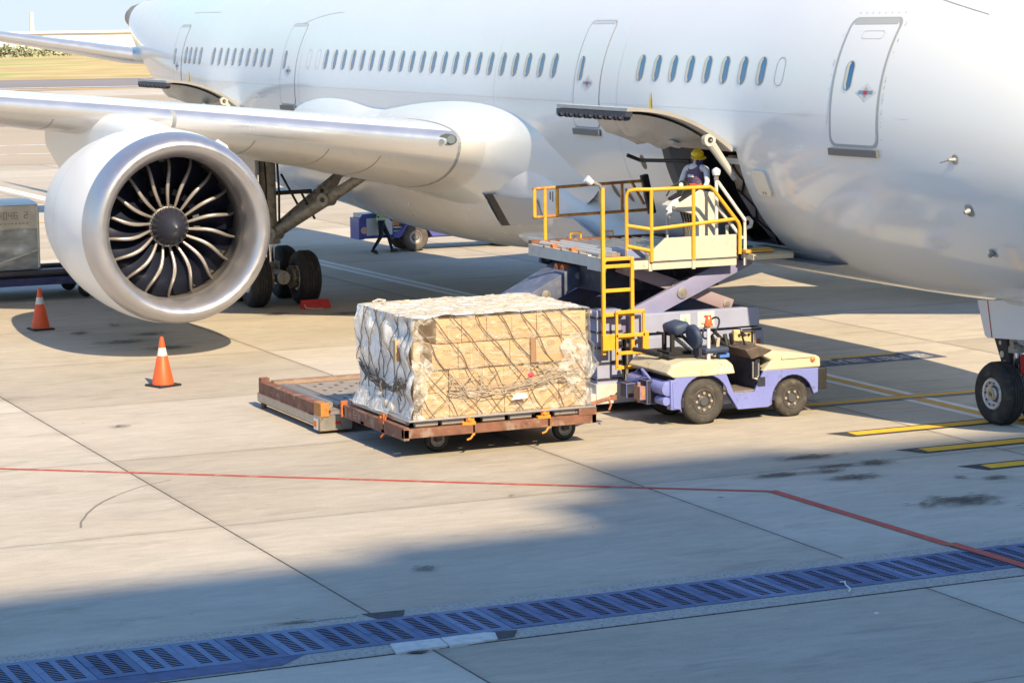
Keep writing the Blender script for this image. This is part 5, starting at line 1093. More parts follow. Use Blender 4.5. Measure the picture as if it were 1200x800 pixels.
for (x, y) in ((-2.0, -9.30), (-2.0, -7.15), (-3.6, -9.3), (-3.6, -7.15)):
    w_ = wheel((x, y, .19), .19, .13, ax=(1, 0, 0), rim=.6, segs=28); w_.build('wheel', [M_TYRE, mat('small_rim', (.30, .29, .28), .5, metal=.3, dirt=(.12, .1, .09), dscale=12, damt=.5), M_HUBD, M_TREAD], do, off=DO)
    b = MB(); b.box((x-.10, y-.05, .17), (x+.10, y+.05, .34)); b.box((x-.12, y-.14, .30), (x+.12, y+.14, .34)); db('wheel_bracket', b, M_NAVY, smooth=0)
b = MB(); b.tube([(-2.72, -6.88, .30), (-2.76, -6.3, .40), (-2.80, -5.92, .46)], .032, 8); b.tube([(-2.45, -6.88, .30), (-2.6, -6.5, .36), (-2.76, -6.2, .42)], .028, 8); b.tube([(-2.78, -5.98, .45), (-2.76, -5.94, .36), (-2.72, -6.0, .28)], .018, 6); b.cyl((-2.80, -5.88, .43), (-2.80, -5.88, .50), .06, n=14)
db('drawbar', b, M_RUST2 if False else mat('drawbar_rust', (.30, .13, .08), .7, var=.3, vscale=10, dirt=(.4, .35, .32), dscale=8, damt=.5))
# ================= the netted load
ca = thing('netted_cartons', 'netted stack of brown cartons under plastic on the rusty dolly', 'cargo pallet', (-2.6, -8.37, .575)); CA = (-2.6, -8.37, .575)
def cb(name, b, mats, parent=ca, **k): return b.build(name, mats, parent, off=CA, **k)
b = MB(); b.box((-3.95, -9.98, .575), (-1.40, -6.88, .60)); cb('pallet_base', b, mat('pallet_aluminium', (.55, .55, .56), .35, metal=.8, dirt=(.3, .28, .26), dscale=5, damt=.5), smooth=0, bev=.004)
def carton_mat(i):
    return mat('carton_board_%d' % i, (.54+.03*i, .355+.025*i, .19+.02*i), .75, var=.07, vscale=3, bump=.12, bscale=30)
M_CART = [carton_mat(i) for i in range(3)]; M_TAPE = mat('carton_tape', (.62, .47, .27), .3, spec=.6); M_PRINT = mat('carton_print', (.20, .15, .12), .8)
LX0, LX1, LY0, LY1 = -3.72, -1.54, -9.80, -6.98
rng = random.Random(5)
def carton(x0, x1, y0, y1, z0, z1, detail=True):
    b = MB(); j = lambda s: rng.uniform(-s, s); b.T = Matrix.Translation(((x0+x1)/2, (y0+y1)/2, (z0+z1)/2)) @ Matrix.Rotation(j(.012), 4, 'Z') @ Matrix.Rotation(j(.010), 4, 'X')
    hx, hy, hz = (x1-x0)/2-.003, (y1-y0)/2-.003, (z1-z0)/2-.002
    b.box((-hx, -hy, -hz), (hx, hy, hz), 0, bev=.008)
    if detail:
        X = hx+.0015
        b.add([(X, -.012, -hz+.006), (X, .012, -hz+.006), (X, .012, hz-.006), (X, -.012, hz-.006)], [(0, 1, 2, 3)], 1) if rng.random() < .25 else None
        cy, cz = j(.04), hz*.45+j(.03)
        for r_ in range(rng.choice((2, 3))):
            y = cy-.07
            while y < cy+.06:
                ww = rng.uniform(.008, .03); b.add([(X, y, cz-.026*r_), (X, y+ww, cz-.026*r_), (X, y+ww, cz+.013-.026*r_), (X, y, cz+.013-.026*r_)], [(0, 1, 2, 3)], 2); y += ww+.008
    return cb('carton', b, [rng.choice(M_CART), M_TAPE, M_PRINT], smooth=30)
rows = [(.60, .96, -9.72, 6), (.965, 1.31, -9.72, 6), (1.32, 1.70, -9.55, 6), (1.71, 2.08, -9.47, 6)]
for r_, (z0, z1, ys, nn) in enumerate(rows):
    ye = -6.98; wd = (ye-ys)/nn; off = (0, -.02, .03, .02)[r_]
    for k in range(nn):
        ex = .04*(rng.random()-.5)
        carton(LX1-.45, LX1+off+ex*.6, ys+k*wd, ys+(k+1)*wd, z0, z1)
# the left flank and the core of the stack
for z0, z1 in ((.60, .97), (.98, 1.34), (1.35, 1.71), (1.72, 2.08)):
    for k in range(4): carton(-3.66+.42*k, -3.66+.42*(k+1), -9.66, -9.25, z0, z1, detail=False)
carton(-3.66, -2.0, -9.24, -7.0, .60, 2.07, detail=False)
def plastic(name, opac0, opac1, col=(.82, .84, .86), sc=5.0, streak=(1, 1, 1), lo=.42, hi=.62):
    m = bpy.data.materials.new(name); m.use_nodes = True; N, L = nodes(m); b = N['Principled BSDF']
    b.inputs['Base Color'].default_value = (*col, 1); b.inputs['Roughness'].default_value = .16; b.inputs['Specular IOR Level'].default_value = .7; b.inputs['Coat Weight'].default_value = .6; b.inputs['Coat Roughness'].default_value = .05
    tc = N.new('ShaderNodeTexCoord'); mp = N.new('ShaderNodeMapping'); mp.inputs['Scale'].default_value = streak; mp.inputs['Rotation'].default_value = (.7, 0, 0); L.new(tc.outputs['Object'], mp.inputs[0])
    n = N.new('ShaderNodeTexNoise'); n.inputs['Scale'].default_value = sc; n.inputs['Detail'].default_value = 7; n.inputs['Roughness'].default_value = .6; n.inputs['Distortion'].default_value = 1.2; L.new(mp.outputs[0], n.inputs[0])
    r = N.new('ShaderNodeMapRange'); r.inputs[1].default_value = lo; r.inputs[2].default_value = hi; r.inputs[3].default_value = opac0; r.inputs[4].default_value = opac1; L.new(n.outputs[0], r.inputs[0]); L.new(r.outputs[0], b.inputs['Alpha'])
    n2 = N.new('ShaderNodeTexNoise'); n2.inputs['Scale'].default_value = sc*2.6; n2.inputs['Detail'].default_value = 4; n2.inputs['Distortion'].default_value = 2.5; L.new(mp.outputs[0], n2.inputs[0])
    bp = N.new('ShaderNodeBump'); bp.inputs['Strength'].default_value = 1.0; bp.inputs['Distance'].default_value = .03; L.new(n2.outputs[0], bp.inputs['Height']); L.new(bp.outputs[0], b.inputs['Normal']); L.new(bp.outputs[0], b.inputs['Coat Normal'])
    return m
def nz(a, b_, c, s): return noise.fractal(Vector((a*s, b_*s, c*s)), 1, 2, 4)
def rop(z):   # the load is pinched where the net is tied, and bulges above and below
    return .05*sin((z-.62)/1.5*2*pi*1.0+2.2)
def front(y, z, e=0):
    bulge = .07 if z < 1.30 else .03
    t = (y+8.4)/1.5; edge = -.10*max(0, abs(t)-.86)/.14
    X = LX1+.055+e+edge+.035*nz(0, y, z, 2.6)+(.05*max(0, (1.3-z))*(1 if z > .75 else .4)) + (.05 if y > -7.4 and .95 < z < 1.55 else 0)
    return X
def left(x, z, e=0):
    return LY0-.05-e-.075*nz(x, 3, z, 2.2)-.06*abs(sin(z*6.0+x))*(.6+.4*sin(x*7))-(.10*max(0, .85-z))+.05*max(0, z-1.7)
def top(x, y, e=0):
    return 2.13+e+.035*nz(x, y, 5, 2.0)+.02*(y+8.4)*-.5 -.06*max(0, (-9.3-y))
def grid(fn, u0, u1, v0, v1, nu, nv):
    vs = [fn(u0+(u1-u0)*i/nu, v0+(v1-v0)*j/nv) for i in range(nu+1) for j in range(nv+1)]
    return vs, [(i*(nv+1)+j, i*(nv+1)+j+1, (i+1)*(nv+1)+j+1, (i+1)*(nv+1)+j) for i in range(nu) for j in range(nv)]
b = MB(); b.add(*grid(lambda y, z: (front(y, z), y, z), -9.84, -6.93, .60, 2.12, 60, 34)); cb('plastic_wrap', b, plastic('clear_film', .08, .62, col=(.80, .76, .67), sc=4.4, streak=(1, 1, 2.4), lo=.47, hi=.70), smooth=60)
CW = lambda u, z, y0, w_: (front(y0+u*w_, z, .022), y0+u*w_, z)
b = MB(); b.add(*grid(lambda u, z: CW(u, z, -9.86, .20+.09*sin(z*6)+.05*sin(z*15)), 0, 1, .60, 2.12, 10, 40)); cb('corner_wrap', b, plastic('corner_film', .12, .70, col=(.80, .79, .76), sc=5), smooth=60)
b = MB(); b.add(*grid(lambda u, z: CW(u, z, -6.93, -.30-.22*sin((z-.6)*2.4)-.05*sin(z*17)), 0, 1, .62, 1.75, 10, 30)); cb('corner_wrap', b, bpy.data.materials['corner_film'], smooth=60)
b = MB(); b.add(*grid(lambda x, z: (x, left(x, z), z), -3.80, -1.50, .60, 2.12, 50, 40)); cb('plastic_wrap', b, plastic('milky_film', .70, .98, col=(.86, .87, .89), sc=1.8), smooth=60)
b = MB(); b.add(*grid(lambda x, y: (x, y, top(x, y)), -3.80, -1.47, -9.86, -6.93, 40, 50)); cb('plastic_wrap', b, plastic('milky_top_film', .88, 1.0, col=(.84, .85, .86), sc=2.0), smooth=60)
b = MB(); b.add(*grid(lambda x, z: (x, -6.93+.05*nz(x, 9, z, 2)+(.07 if 1.1 < z < 1.6 else 0), z), -3.80, -1.47, .60, 2.12, 30, 24)); b.add(*grid(lambda y, z: (-3.80, y, z), -9.84, -6.93, .6, 2.12, 6, 6)); cb('plastic_wrap', b, plastic('milky_film_b', .6, .95, col=(.74, .76, .79), sc=3.5), smooth=60)
b = MB()   # loose tails of film at the right edge and the lower left
b.add(*grid(lambda u, v: (-1.50+.05*sin(u*9)+.03*v, -6.95+.17*u*(1-abs(v-.5)*1.8), 1.12+.42*v-.1*u), 0, 1, 0, 1, 8, 10))
cb('film_tail', b, plastic('tail_film', .35, .85, col=(.80, .83, .87), sc=6), smooth=60); b = MB()
b.add(*grid(lambda u, v: (-3.7+1.6*u, -9.92-.11*(1-v)**1.5-.03*sin(u*14), .60+.28*v), 0, 1, 0, 1, 24, 8))
cb('film_tail', b, plastic('tail_film', .35, .85, col=(.80, .83, .87), sc=6) if False else bpy.data.materials['tail_film'], smooth=60)
# net: diagonal cords lying on the faces
M_CORD = mat('net_cord', (.17, .145, .12), .85, var=.25, vscale=9); M_CORDP = mat('net_cord_pale', (.50, .45, .38), .85, var=.2, vscale=9)
def clipline(p0, p1, n, fn): return [fn(p0[0]+(p1[0]-p0[0])*i/n, p0[1]+(p1[1]-p0[1])*i/n) for i in range(n+1)]
def net(u0, u1, v0, v1, fn, step, slope, r, m, name='cargo_net', both=True, warp=.05):
    b = MB(); H = v1-v0
    for sgn in ((1, -1) if both else (1,)):
        c = u0-H/abs(slope)-step
        while c < u1+H/abs(slope)+step:
            pts = []
            for i in range(25):
                v = v0+H*i/24; u = c+(v-v0)/slope*sgn*-1
                u += warp*sin(v*5.2+c*3.1)+warp*.6*sin(v*11+c*7)
                if u0 <= u <= u1: pts.append(fn(u, v))
            if len(pts) > 2: b.tube(pts, r, 5)
            c += step
    return cb(name, b, m, smooth=60)
net(-9.84, -6.95, .62, 2.13, lambda y, z: (front(y, z, .014), y, z), .36, 1.35, .0085, M_CORD, both=False, warp=.03)
net(-9.84, -6.95, .62, 1.25, lambda y, z: (front(y, z, .016), y, z), .46, -.95, .006, M_CORD, both=False, warp=.04)
net(-3.78, -1.50, .64, 2.12, lambda x, z: (x, left(x, z, .012), z), .42, 2.1, .0065, M_CORD, both=True, warp=.012)
net(-3.78, -1.48, -9.84, -6.95, lambda x, y: (x, y, top(x, y, .008)), .34, 1.1, .008, M_CORDP, both=True, warp=.03)
b = MB(); rr = random.Random(3)   # gathered tie ropes half-way up, and knots
for k in range(6):
    z0 = 1.12+rr.uniform(-.06, .06); ph = rr.uniform(-.25, .25); am = rr.uniform(.08, .2); P = [(front(y, 1.1, .03), y, z0-am*sin((y+9.8)*1.15+ph)**2+.04*(y+8.4)+.012*sin(y*23+k)) for y in lin(-9.3, -7.1, 40)]
    b.tube(P, .007, 5)
for yc in (-8.75, -7.65, -9.2):
    for k in range(7):
        a = rr.uniform(0, 2*pi); L_ = rr.uniform(.12, .3); b.tube([(front(yc, 1.2, .03), yc, 1.2), (front(yc, 1.2, .045), yc+cos(a)*L_*.5, 1.2+sin(a)*L_*.5+.03), (front(yc, 1.2, .03), yc+cos(a)*L_, 1.2+sin(a)*L_)], .007, 5)
cb('tie_rope', b, mat('tie_cord', (.36, .32, .27), .85))
b = MB()
for k in range(7):
    z0 = 1.22+rr.uniform(-.05, .05); P = [(x, left(x, z0, .025+.02*rr.random()), z0-.25*sin((x+3.7)/2.2*pi)**.7+.04*sin(x*9+k)) for x in lin(-3.68, -1.58, 22)]
    b.tube(P, .010, 5)
for k in range(12):
    xc = rr.uniform(-3.4, -1.7); a = rr.uniform(0, 2*pi); b.tube([(xc, left(xc, 1.1, .04), 1.08), (xc+.08*cos(a), left(xc, 1.1, .07), 1.08+.08*sin(a)), (xc+.16*cos(a), left(xc, 1.1, .03), 1.0+.2*sin(a))], .011, 5)
cb('tie_rope', b, M_CORD)
b = MB(); b.tube([(-3.55, -9.70, 2.16), (-3.5, -9.62, 2.20), (-3.4, -9.55, 2.19), (-3.35, -9.62, 2.16)], .02, 6); cb('net_knot', b, M_CORDP)
b = MB(); b.T = Matrix.Translation((front(-7.95, 1.15, .04), -7.95, 1.15)) @ Matrix.Rotation(.3, 4, 'Y'); b.add([(0, .055*cos(2*pi*k/9)*(1+.2*sin(k*5)), .05*sin(2*pi*k/9)*(1+.2*cos(k*3))) for k in range(9)]+[(.02, 0, 0)], [(k, (k+1) % 9, 9) for k in range(9)]); cb('red_tag', b, mat('tag_red', (.62, .08, .13), .6), smooth=0)
b = MB(); b.add([(front(-8.2, .8, .04), -8.30, .79), (front(-8.2, .8, .06), -8.02, .81), (front(-8.2, .8, .05), -8.06, .88), (front(-8.2, .8, .04), -8.22, .89)], [(0, 1, 2, 3)]); cb('paper_label', b, mat('label_white', (.78, .78, .74), .6), smooth=0)
b = MB(); b.box((-2.13, -9.93, 1.42), (-2.03, -9.86, 1.74)); cb('corner_board', b, M_CART[0], smooth=0)
b = MB(); b.box((-1.50, -7.94, 1.33), (-1.46, -7.86, 1.72), bev=.004); cb('corner_board', b, mat('board_brown', (.32, .19, .11), .8), smooth=0)
# ================= tow tractor
def tractor(loc, rz=0):
    t = thing('tow_tractor', '', 'tow tractor', loc, rz)
    return t
tt = tractor((-2.88, -3.9, 0)); TT = (-2.88, -3.9, 0); tt['label'] = 'lilac and cream tow tractor coupled to the rusty dolly'
def tb(name, b, mats, parent=tt, **k): return b.build(name, mats, parent, off=TT, **k)
M_TBL = mat('tractor_blue', (.20, .235, .58), .42, var=.06, vscale=3, dirt=(.13, .12, .19), dscale=6, damt=.7, dthr=.56, coat=.1)
M_TCR = mat('tractor_cream', (.58, .53, .39), .45, var=.05, vscale=4, dirt=(.34, .20, .11), dscale=5.2, damt=.75, dthr=.60, coat=.1)
XN, XF = -2.20, -3.56
def arcp(cy, cz, r, a0, a1, n=9): return [(cy+r*cos(R(a0+(a1-a0)*k/n)), cz+r*sin(R(a0+(a1-a0)*k/n))) for k in range(n+1)]
RW, FW = (-4.53, .37), (-2.90, .31)
# lower body sides (blue): rear fender, sill, front skirt
side = [(-5.10, .30), (-4.98, .28)]+[(y, z) for y, z in arcp(RW[0], RW[1], .44, 200, 15, 14)]+[(-3.92, .20), (-3.36, .20)]+[(y, z) for y, z in arcp(FW[0], FW[1], .39, 190, 20, 12)]+[(-2.50, .36), (-2.42, .38), (-2.40, .78), (-3.30, .80), (-3.44, .80), (-3.62, .46), (-4.0, .48), (-4.16, .86), (-5.0, .86), (-5.12, .72)]
b = MB(); b.prism(side, 'x', XN-.05, XN); b.prism(side, 'x', XF, XF+.05); bs = tb('lower_body', b, M_TBL, smooth=0, bev=.012)
b = MB(); b.box((XF+.05, -4.95, .30), (XN-.05, -2.5, .46), 0); b.box((XF+.1, -3.45, .46), (XN-.1, -2.5, .84), 0); b.box((XF+.08, -4.9, .46), (XN-.08, -4.15, .78), 0)
b.cyl((XF+.1, RW[0], RW[1]), (XN-.1, RW[0], RW[1]), .06, n=10); b.cyl((XF+.1, FW[0], FW[1]), (XN-.1, FW[0], FW[1]), .05, n=10); tb('underframe', b, M_NAVY, smooth=0)
# rear: rounded blue bumper beam, hitch
b = MB(); b.cyl((XF+.02, -5.16, .62), (XN-.06, -5.16, .62), .12, n=20); b.box((XF+.012, -5.145, .30), (XF+.16, -4.99, .74)); b.box((XN-.16, -5.145, .28), (XN-.012, -4.99, .76)); tb('rear_beam', b, M_TBL, smooth=40, bev=.01)
b = MB(); b.cyl((-2.55, -5.2, .42), (-2.25, -5.2, .42), .07, n=14, m=0); b.box((-2.95, -5.35, .33), (-2.65, -5.1, .72), 1); b.box((-2.92, -5.45, .40), (-2.70, -5.3, .62), 2); b.box((-3.35, -5.48, .38), (-3.12, -5.14, .62), 1)
b.tube([(-2.8, -5.2, .7), (-2.8, -5.3, .82), (-2.95, -5.28, .86), (-3.0, -5.2, .75)], .025, 8, m=0); b.cyl((-2.8, -5.42, .35), (-2.8, -5.42, .68), .03, n=10, m=2)
tb('hitch', b, [M_TBL, M_NAVY, mat('hitch_rust', (.36, .19, .12), .65, var=.3, vscale=12)], smooth=0, bev=.008)
b = MB(); b.box((-2.50, -4.99, .81), (-2.36, -4.96, .91)); b.box((-3.42, -4.99, .81), (-3.28, -4.96, .91)); tb('tail_light', b, mat('lens_red', (.42, .04, .03), .25), smooth=0, bev=.008)
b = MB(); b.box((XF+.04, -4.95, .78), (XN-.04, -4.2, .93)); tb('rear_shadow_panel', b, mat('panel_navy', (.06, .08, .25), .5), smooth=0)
# cream rear deck
b = MB(); rg = []
for X, dz in ((XF-.01, -.03), (XF+.05, 0), (-3.1, .01), (-2.6, .01), (XN-.05, 0), (XN+.01, -.03)):
    rg.append([(X, -5.22, .88+dz*.3), (X, -5.12, 1.0+dz), (X, -4.88, 1.06+dz), (X, -4.1, 1.02+dz), (X, -4.02, .96+dz), (X, -3.98, .80), (X, -4.5, .79), (X, -5.1, .80)])
b.loft(rg); tb('rear_deck', b, M_TCR, smooth=0, bev=.015)
b = MB(); b.box((-2.9, -5.02, 1.065), (-2.5, -4.45, 1.10)); b.box((-3.5, -5.0, 1.07), (-2.95, -4.3, 1.11)); b.tube([(-3.5, -5.15, 1.12), (-3.1, -5.12, 1.13), (-2.7, -5.05, 1.11)], .04, 8); tb('deck_mat', b, M_BLACK, smooth=0, bev=.012)
# hood
hood = [(-3.46, .79), (-3.30, .96), (-3.45, 1.04), (-3.28, 1.12), (-2.9, 1.07), (-2.45, .99), (-2.38, .95), (-2.37, .79)]
b = MB(); b.prism(hood, 'x', XF-.005, XN+.005); hd = tb('hood', b, M_TCR, smooth=0, bev=.03, seg=3)
b = MB(); b.box((XN+.005, -3.12, .958), (XN+.009, -2.55, .966)); b.box((XN+.005, -3.12, .966), (XN+.009, -3.112, .99)); tb('hood_seam', b, M_NAVY, parent=hd, smooth=0)
b = MB(); b.lathe([(0, .045), (.02, .04), (.035, .02), (.04, 0)], (XN+.006, -2.53, .93), (1, 0, 0), 14); tb('side_lamp', b, mat('lamp_orange', (.60, .17, .05), .35), parent=hd)
b = MB(); b.prism([(-3.66, 1.00), (-3.44, 1.045), (-3.27, 1.125), (-3.52, 1.21), (-3.78, 1.16)], 'x', XF+.02, XN-.02, 0); b.box((-2.9, -3.58, 1.18), (-2.5, -3.42, 1.22), 0); ds = tb('dashboard', b, [mat('dash_brown', (.10, .075, .065), .6, var=.3, vscale=6, dirt=(.3, .24, .18), dscale=8, damt=.5)], smooth=0, bev=.015)
b = MB(); rr = random.Random(9)
for k in range(9): p = Vector((rr.uniform(-3.2, -2.5), rr.uniform(-3.95, -3.65), rr.uniform(1.05, 1.3))); b = MB(); b.cyl(p, p+Vector((rr.uniform(-.1, .1), rr.uniform(-.15, .1), rr.uniform(.05, .2))), .035, n=8); tb('control_lever', b, M_BLACK)
b = MB()
b.cyl((-3.0, -3.62, 1.1), (-3.0, -3.95, 1.42), .03, n=10); tb('steering_column', b, M_BLACK)
b = MB(); b.tube([(-2.55, -3.6, 1.2), (-2.5, -3.7, 1.42), (-2.45, -3.62, 1.36)], .018, 6); tb('control_lever', b, M_BLACK)
b = MB(); b.tube([Vector((-3.0, -3.98, 1.45))+Vector((.20*cos(a), .20*sin(a)*.55, .20*sin(a)*.84)) for a in [2*pi*k/24 for k in range(24)]], .016, 8, closed=True); b.tube([(-3.2, -3.98, 1.45), (-3.0, -3.96, 1.42), (-2.8, -3.98, 1.45)], .012, 6); tb('steering_wheel', b, M_BLACK)
b = MB(); b.box((XF+.06, -4.16, .44), (XN-.06, -3.58, .50)); tb('floor_plate', b, M_DECK, smooth=0)
b = MB(); b.box((XF+.06, -4.0, .46), (XF+.10, -3.5, .9), 0); b.box((XF+.1, -3.55, .46), (XN-.1, -3.46, 1.0), 0); b.tube([(XN-.08, -3.60, .95), (XN-.08, -3.60, .68), (XN-.08, -3.53, .66), (XN-.08, -3.50, .72), (XN-.08, -3.50, .92)], .018, 6, m=1); tb('footwell', b, [M_NAVY, M_STEEL], smooth=0)
def seat(x, y, z, tilt, dark):
    b = MB(); b.T = Matrix.Translation((x, y, z))
    b.box((-.22, -.20, 0), (.22, .24, .09), 0, bev=.03); s = tb('seat', b, dark, smooth=50)
    b = MB(); b.T = Matrix.Translation((x, y-.22, z+.08)) @ Matrix.Rotation(R(tilt), 4, 'X')
    b.loft([[(.22*cos(q)*w_*.98, -.05+d_, .20+.20*sin(q)*w_) for q in [2*pi*k/20 for k in range(20)]] for w_, d_ in ((.80, -.035), (.97, -.02), (1, .02), (.97, .06), (.8, .08))]); tb('backrest', b, dark, smooth=60)
    b = MB(); b.box((x-.1, y-.26, z-.05), (x+.1, y-.20, z+.14)); tb('seat_bracket', b, M_NAVY, smooth=0)
M_SEATB = mat('seat_navy', (.035, .055, .11), .6, var=.2, vscale=8)
seat(-2.45, -4.30, 1.14, 12, M_SEATB); 
b = MB(); b.box((-3.15, -4.9, 1.10), (-2.72, -4.5, 1.14), 0); b.box((-3.10, -4.84, 1.12), (-3.04, -4.78, 1.42), 0); b.box((-2.82, -4.84, 1.12), (-2.76, -4.78, 1.42), 0); b.tube([(-3.3, -4.82, 1.40), (-2.7, -4.62, 1.36)], .02, 6); b.tube([(-2.95, -4.75, 1.4), (-2.8, -4.45, 1.12)], .035, 8, m=1); b.tube([(-2.75, -4.68, 1.42), (-2.66, -4.4, 1.12)], .03, 8, m=0); tb('seat_frame', b, [M_BLACK, M_STEEL])
b = MB(); b.T = Matrix.Translation((-2.93, -4.66, 1.50)) @ Matrix.Rotation(R(14), 4, 'X'); b.box((-.24, -.15, -.09), (.24, .15, .10), bev=.06); tb('head_cushion', b, M_SEATB, smooth=60)
b = MB(); b.tube([(-2.42, -4.16, 1.36), (-2.35, -4.22, 1.2), (-2.32, -4.30, 1.08)], .03, 6); tb('seat_belt', b, mat('belt_tan', (.42, .37, .28), .8))
b = MB(); b.box((-2.62, -4.40, 1.08), (-2.5, -4.28, 1.2)); tb('extinguisher', b, mat('tag_red', (.62, .05, .10), .6), smooth=0, bev=.02)
b = MB(); b.box((-2.5, -4.2, 1.05), (-2.3, -4.02, 1.12)); tb('tool_tray', b, mat('tray_blue', (.08, .20, .62), .5), smooth=0, bev=.01)
b = MB(); b.cyl((-2.28, -4.50+.08, .98), (-2.28, -4.42, 1.60), .030, n=12); pl = tb('beacon_pole', b, mat('pole_white', (.72, .72, .70), .5, dirt=(.4, .25, .15), dscale=14, damt=.4))
b = MB(); b.lathe([(0, .075), (.03, .075), (.04, .06), (.14, .045), (.17, .02), (.175, 0)], (-2.28, -4.42, 1.59), (0, 0, 1), 18); tb('beacon', b, mat('beacon_orange', (.80, .13, .03), .25, spec=.8), parent=pl)
b = MB(); b.box((XN-.35, -2.42, .42), (XN+.02, -2.26, .78), 0); b.box((XF, -2.42, .42), (XF+.35, -2.26, .78), 0); b.box((XF+.35, -2.40, .45), (XN-.35, -2.30, .74), 0); tb('front_bumper', b, M_BLACK, smooth=0, bev=.02)
b = MB(); b.box((XN+.001, -3.56, .55), (XN+.006, -3.42, .70)); tb('step_hole', b, M_NAVY, smooth=0)
for (y, z), s in ((RW, 1), (FW, 2)):
    for x, f in ((XN-.12, 1), (XF+.12, -1)):
        r_ = z+.005; w_ = wheel((x, y, r_), r_, .22, ax=(1, 0, 0), rim=.56, segs=48)
        for q in range(8 if s == 1 else 6):
            a = 2*pi*q/(8 if s == 1 else 6); w_.cyl((x+.05*f, y+r_*.36*cos(a), r_+r_*.36*sin(a)), (x+.095*f, y+r_*.36*cos(a), r_+r_*.36*sin(a)), .024, n=8, m=4)
        w_.cyl((x+.05*f, y, r_), (x+.10*f, y, r_), .07, n=14, m=2)
        w_.build('wheel', [mat('tractor_tyre', (.055, .050, .047), .8, var=.2, vscale=7, dirt=(.16, .14, .12), dscale=5, damt=.5), mat('tractor_rim', (.09, .085, .085), .5, metal=.4, dirt=(.2, .17, .14), dscale=12, damt=.5), M_HUBD, M_TREAD, mat('wheel_nut', (.45, .38, .30), .5, metal=.4)], tt, off=TT, smooth=40)
# scratched cream lettering along the rear deck: faded slanted strokes
b = MB()
for k, (y, w_) in enumerate(((-4.42, .10), (-4.28, .08), (-4.18, .06), (-4.10, .05))): b.add([(XN+.012, y, .84), (XN+.012, y+.02, .84), (XN+.012, y+w_, .93), (XN+.012, y+w_-.02, .93)], [(0, 1, 2, 3)]); b.add([(XN+.012, y+.02, .84), (XN+.012, y+w_+.02, .845), (XN+.012, y+w_+.02, .855), (XN+.012, y+.02, .85)], [(0, 1, 2, 3)])
tb('faded_marking', b, mat('faded_white', (.82, .80, .72), .5), smooth=0)
# ================= cones
def cone(loc, h, rz, label):
    c = thing('traffic_cone', label, 'traffic cone', loc, rz, 'orange cones round the engine')
    b = MB(); b.lathe([(.03, .205), (.06, .20), (h*.62, .095), (h*.62+.001, .094)], (0, 0, 0), (0, 0, 1), 32); b.lathe([(h*.78, .066), (h*.97, .035), (h, .03), (h, .018), (h-.1, .016)], (0, 0, 0), (0, 0, 1), 32)
    b.build('cone_body', mat('cone_orange', (.80, .10, .02), .5, var=.06, vscale=6, dirt=(.35, .08, .04), dscale=7, damt=.35), c)
    MB().lathe([(h*.62, .0955), (h*.78, .0665)], (0, 0, 0), (0, 0, 1), 32).build('white_band', mat('cone_band', (.62, .62, .60), .5, dirt=(.4, .38, .36), dscale=16, damt=.6), c)
    MB().box((-.24, -.24, 0), (.24, .24, .04), bev=.012).build('base', M_BLACK, c)
    return c
cone((-10.80, -11.03, 0), .90, .35, 'orange cone with a white band nearest the viewer, beside the engine shadow')
cone((-20.32, -10.97, 0), .90, .1, 'orange cone farther back, in front of the tarpaulin covered pallet')
# ================= wrapped pallet on a blue dolly, left edge
tp = thing('tarped_pallet', 'tall pallet wrapped in white and grey film at the left edge', 'cargo pallet', (-27.2, -11.1, .72)); 
b = MB()
def tw(y, z): return -26.02+.13*nz(1, y*1.2, z*1.6, 1.5)*(1 if z < 1.75 else .4)-.10*max(0, z-2.1)+.05*sin(z*7+y*2)*(1 if z < 1.7 else 0)
b.add(*grid(lambda y, z: (tw(y, z), y, z), -12.6, -9.60, .75, 2.28, 50, 30)); b.add(*grid(lambda x, z: (x, -9.60+.04*nz(x, 2, z, 2), z), -28.2, -26.02, .75, 2.28, 20, 16)); b.add(*grid(lambda y, x: (x, y, 2.36-.10*abs(x+27.1)**2*.6), -12.6, -9.58, -28.2, -26.0, 20, 14)); b.add(*grid(lambda y, z: (-28.2, y, z), -12.6, -9.60, .75, 2.28, 4, 4)); b.add(*grid(lambda x, z: (x, -12.6, z), -28.2, -26.02, .75, 2.28, 4, 4))
def tarp_mat():
    m = mat('tarp_film', (.50, .53, .56), .3, var=.45, vscale=1.6, spec=.7, coat=.4, stretch=(1, .5, 2.5), bump=1.0, bscale=3)
    return m
b.build('grey_film', tarp_mat(), tp, off=(-27.2, -11.1, .72), smooth=60)
b = MB(); b.add(*grid(lambda y, z: (tw(y, z)+.015+.05*(2.3-z)*.2, y, z+.03*sin(y*3)*(2.3-z)), -12.62, -9.585, 1.72, 2.30, 40, 10)); b.build('white_cover', mat('cover_white', (.74, .72, .66), .5, var=.12, vscale=2, bump=.3, bscale=6), tp, off=(-27.2, -11.1, .72), smooth=60)
b = MB(); b.add(*grid(lambda y, x: (x, y, 2.375-.10*abs(x+27.1)**2*.6), -12.62, -9.57, -28.22, -25.97, 20, 14)); b.build('top_sheet', mat('top_blueish', (.66, .70, .77), .3, var=.1, vscale=2), tp, off=(-27.2, -11.1, .72), smooth=60)
b = MB(); digits(b, '4046', (-25.945, -10.55, 1.98), (0, 1, 0), (0, 0, 1), .075, 0); digits(b, '2', (-25.955, -9.92, 1.99), (0, 1, 0), (0, 0, 1), .07, 0)
y = -10.6
while y < -9.8: b.box((-25.958, y, 1.85), (-25.955, y+.05, 1.88)); y += .09
b.build('stencil_number', mat('stencil_grey', (.42, .41, .38), .8), tp, off=(-27.2, -11.1, .72), smooth=0)
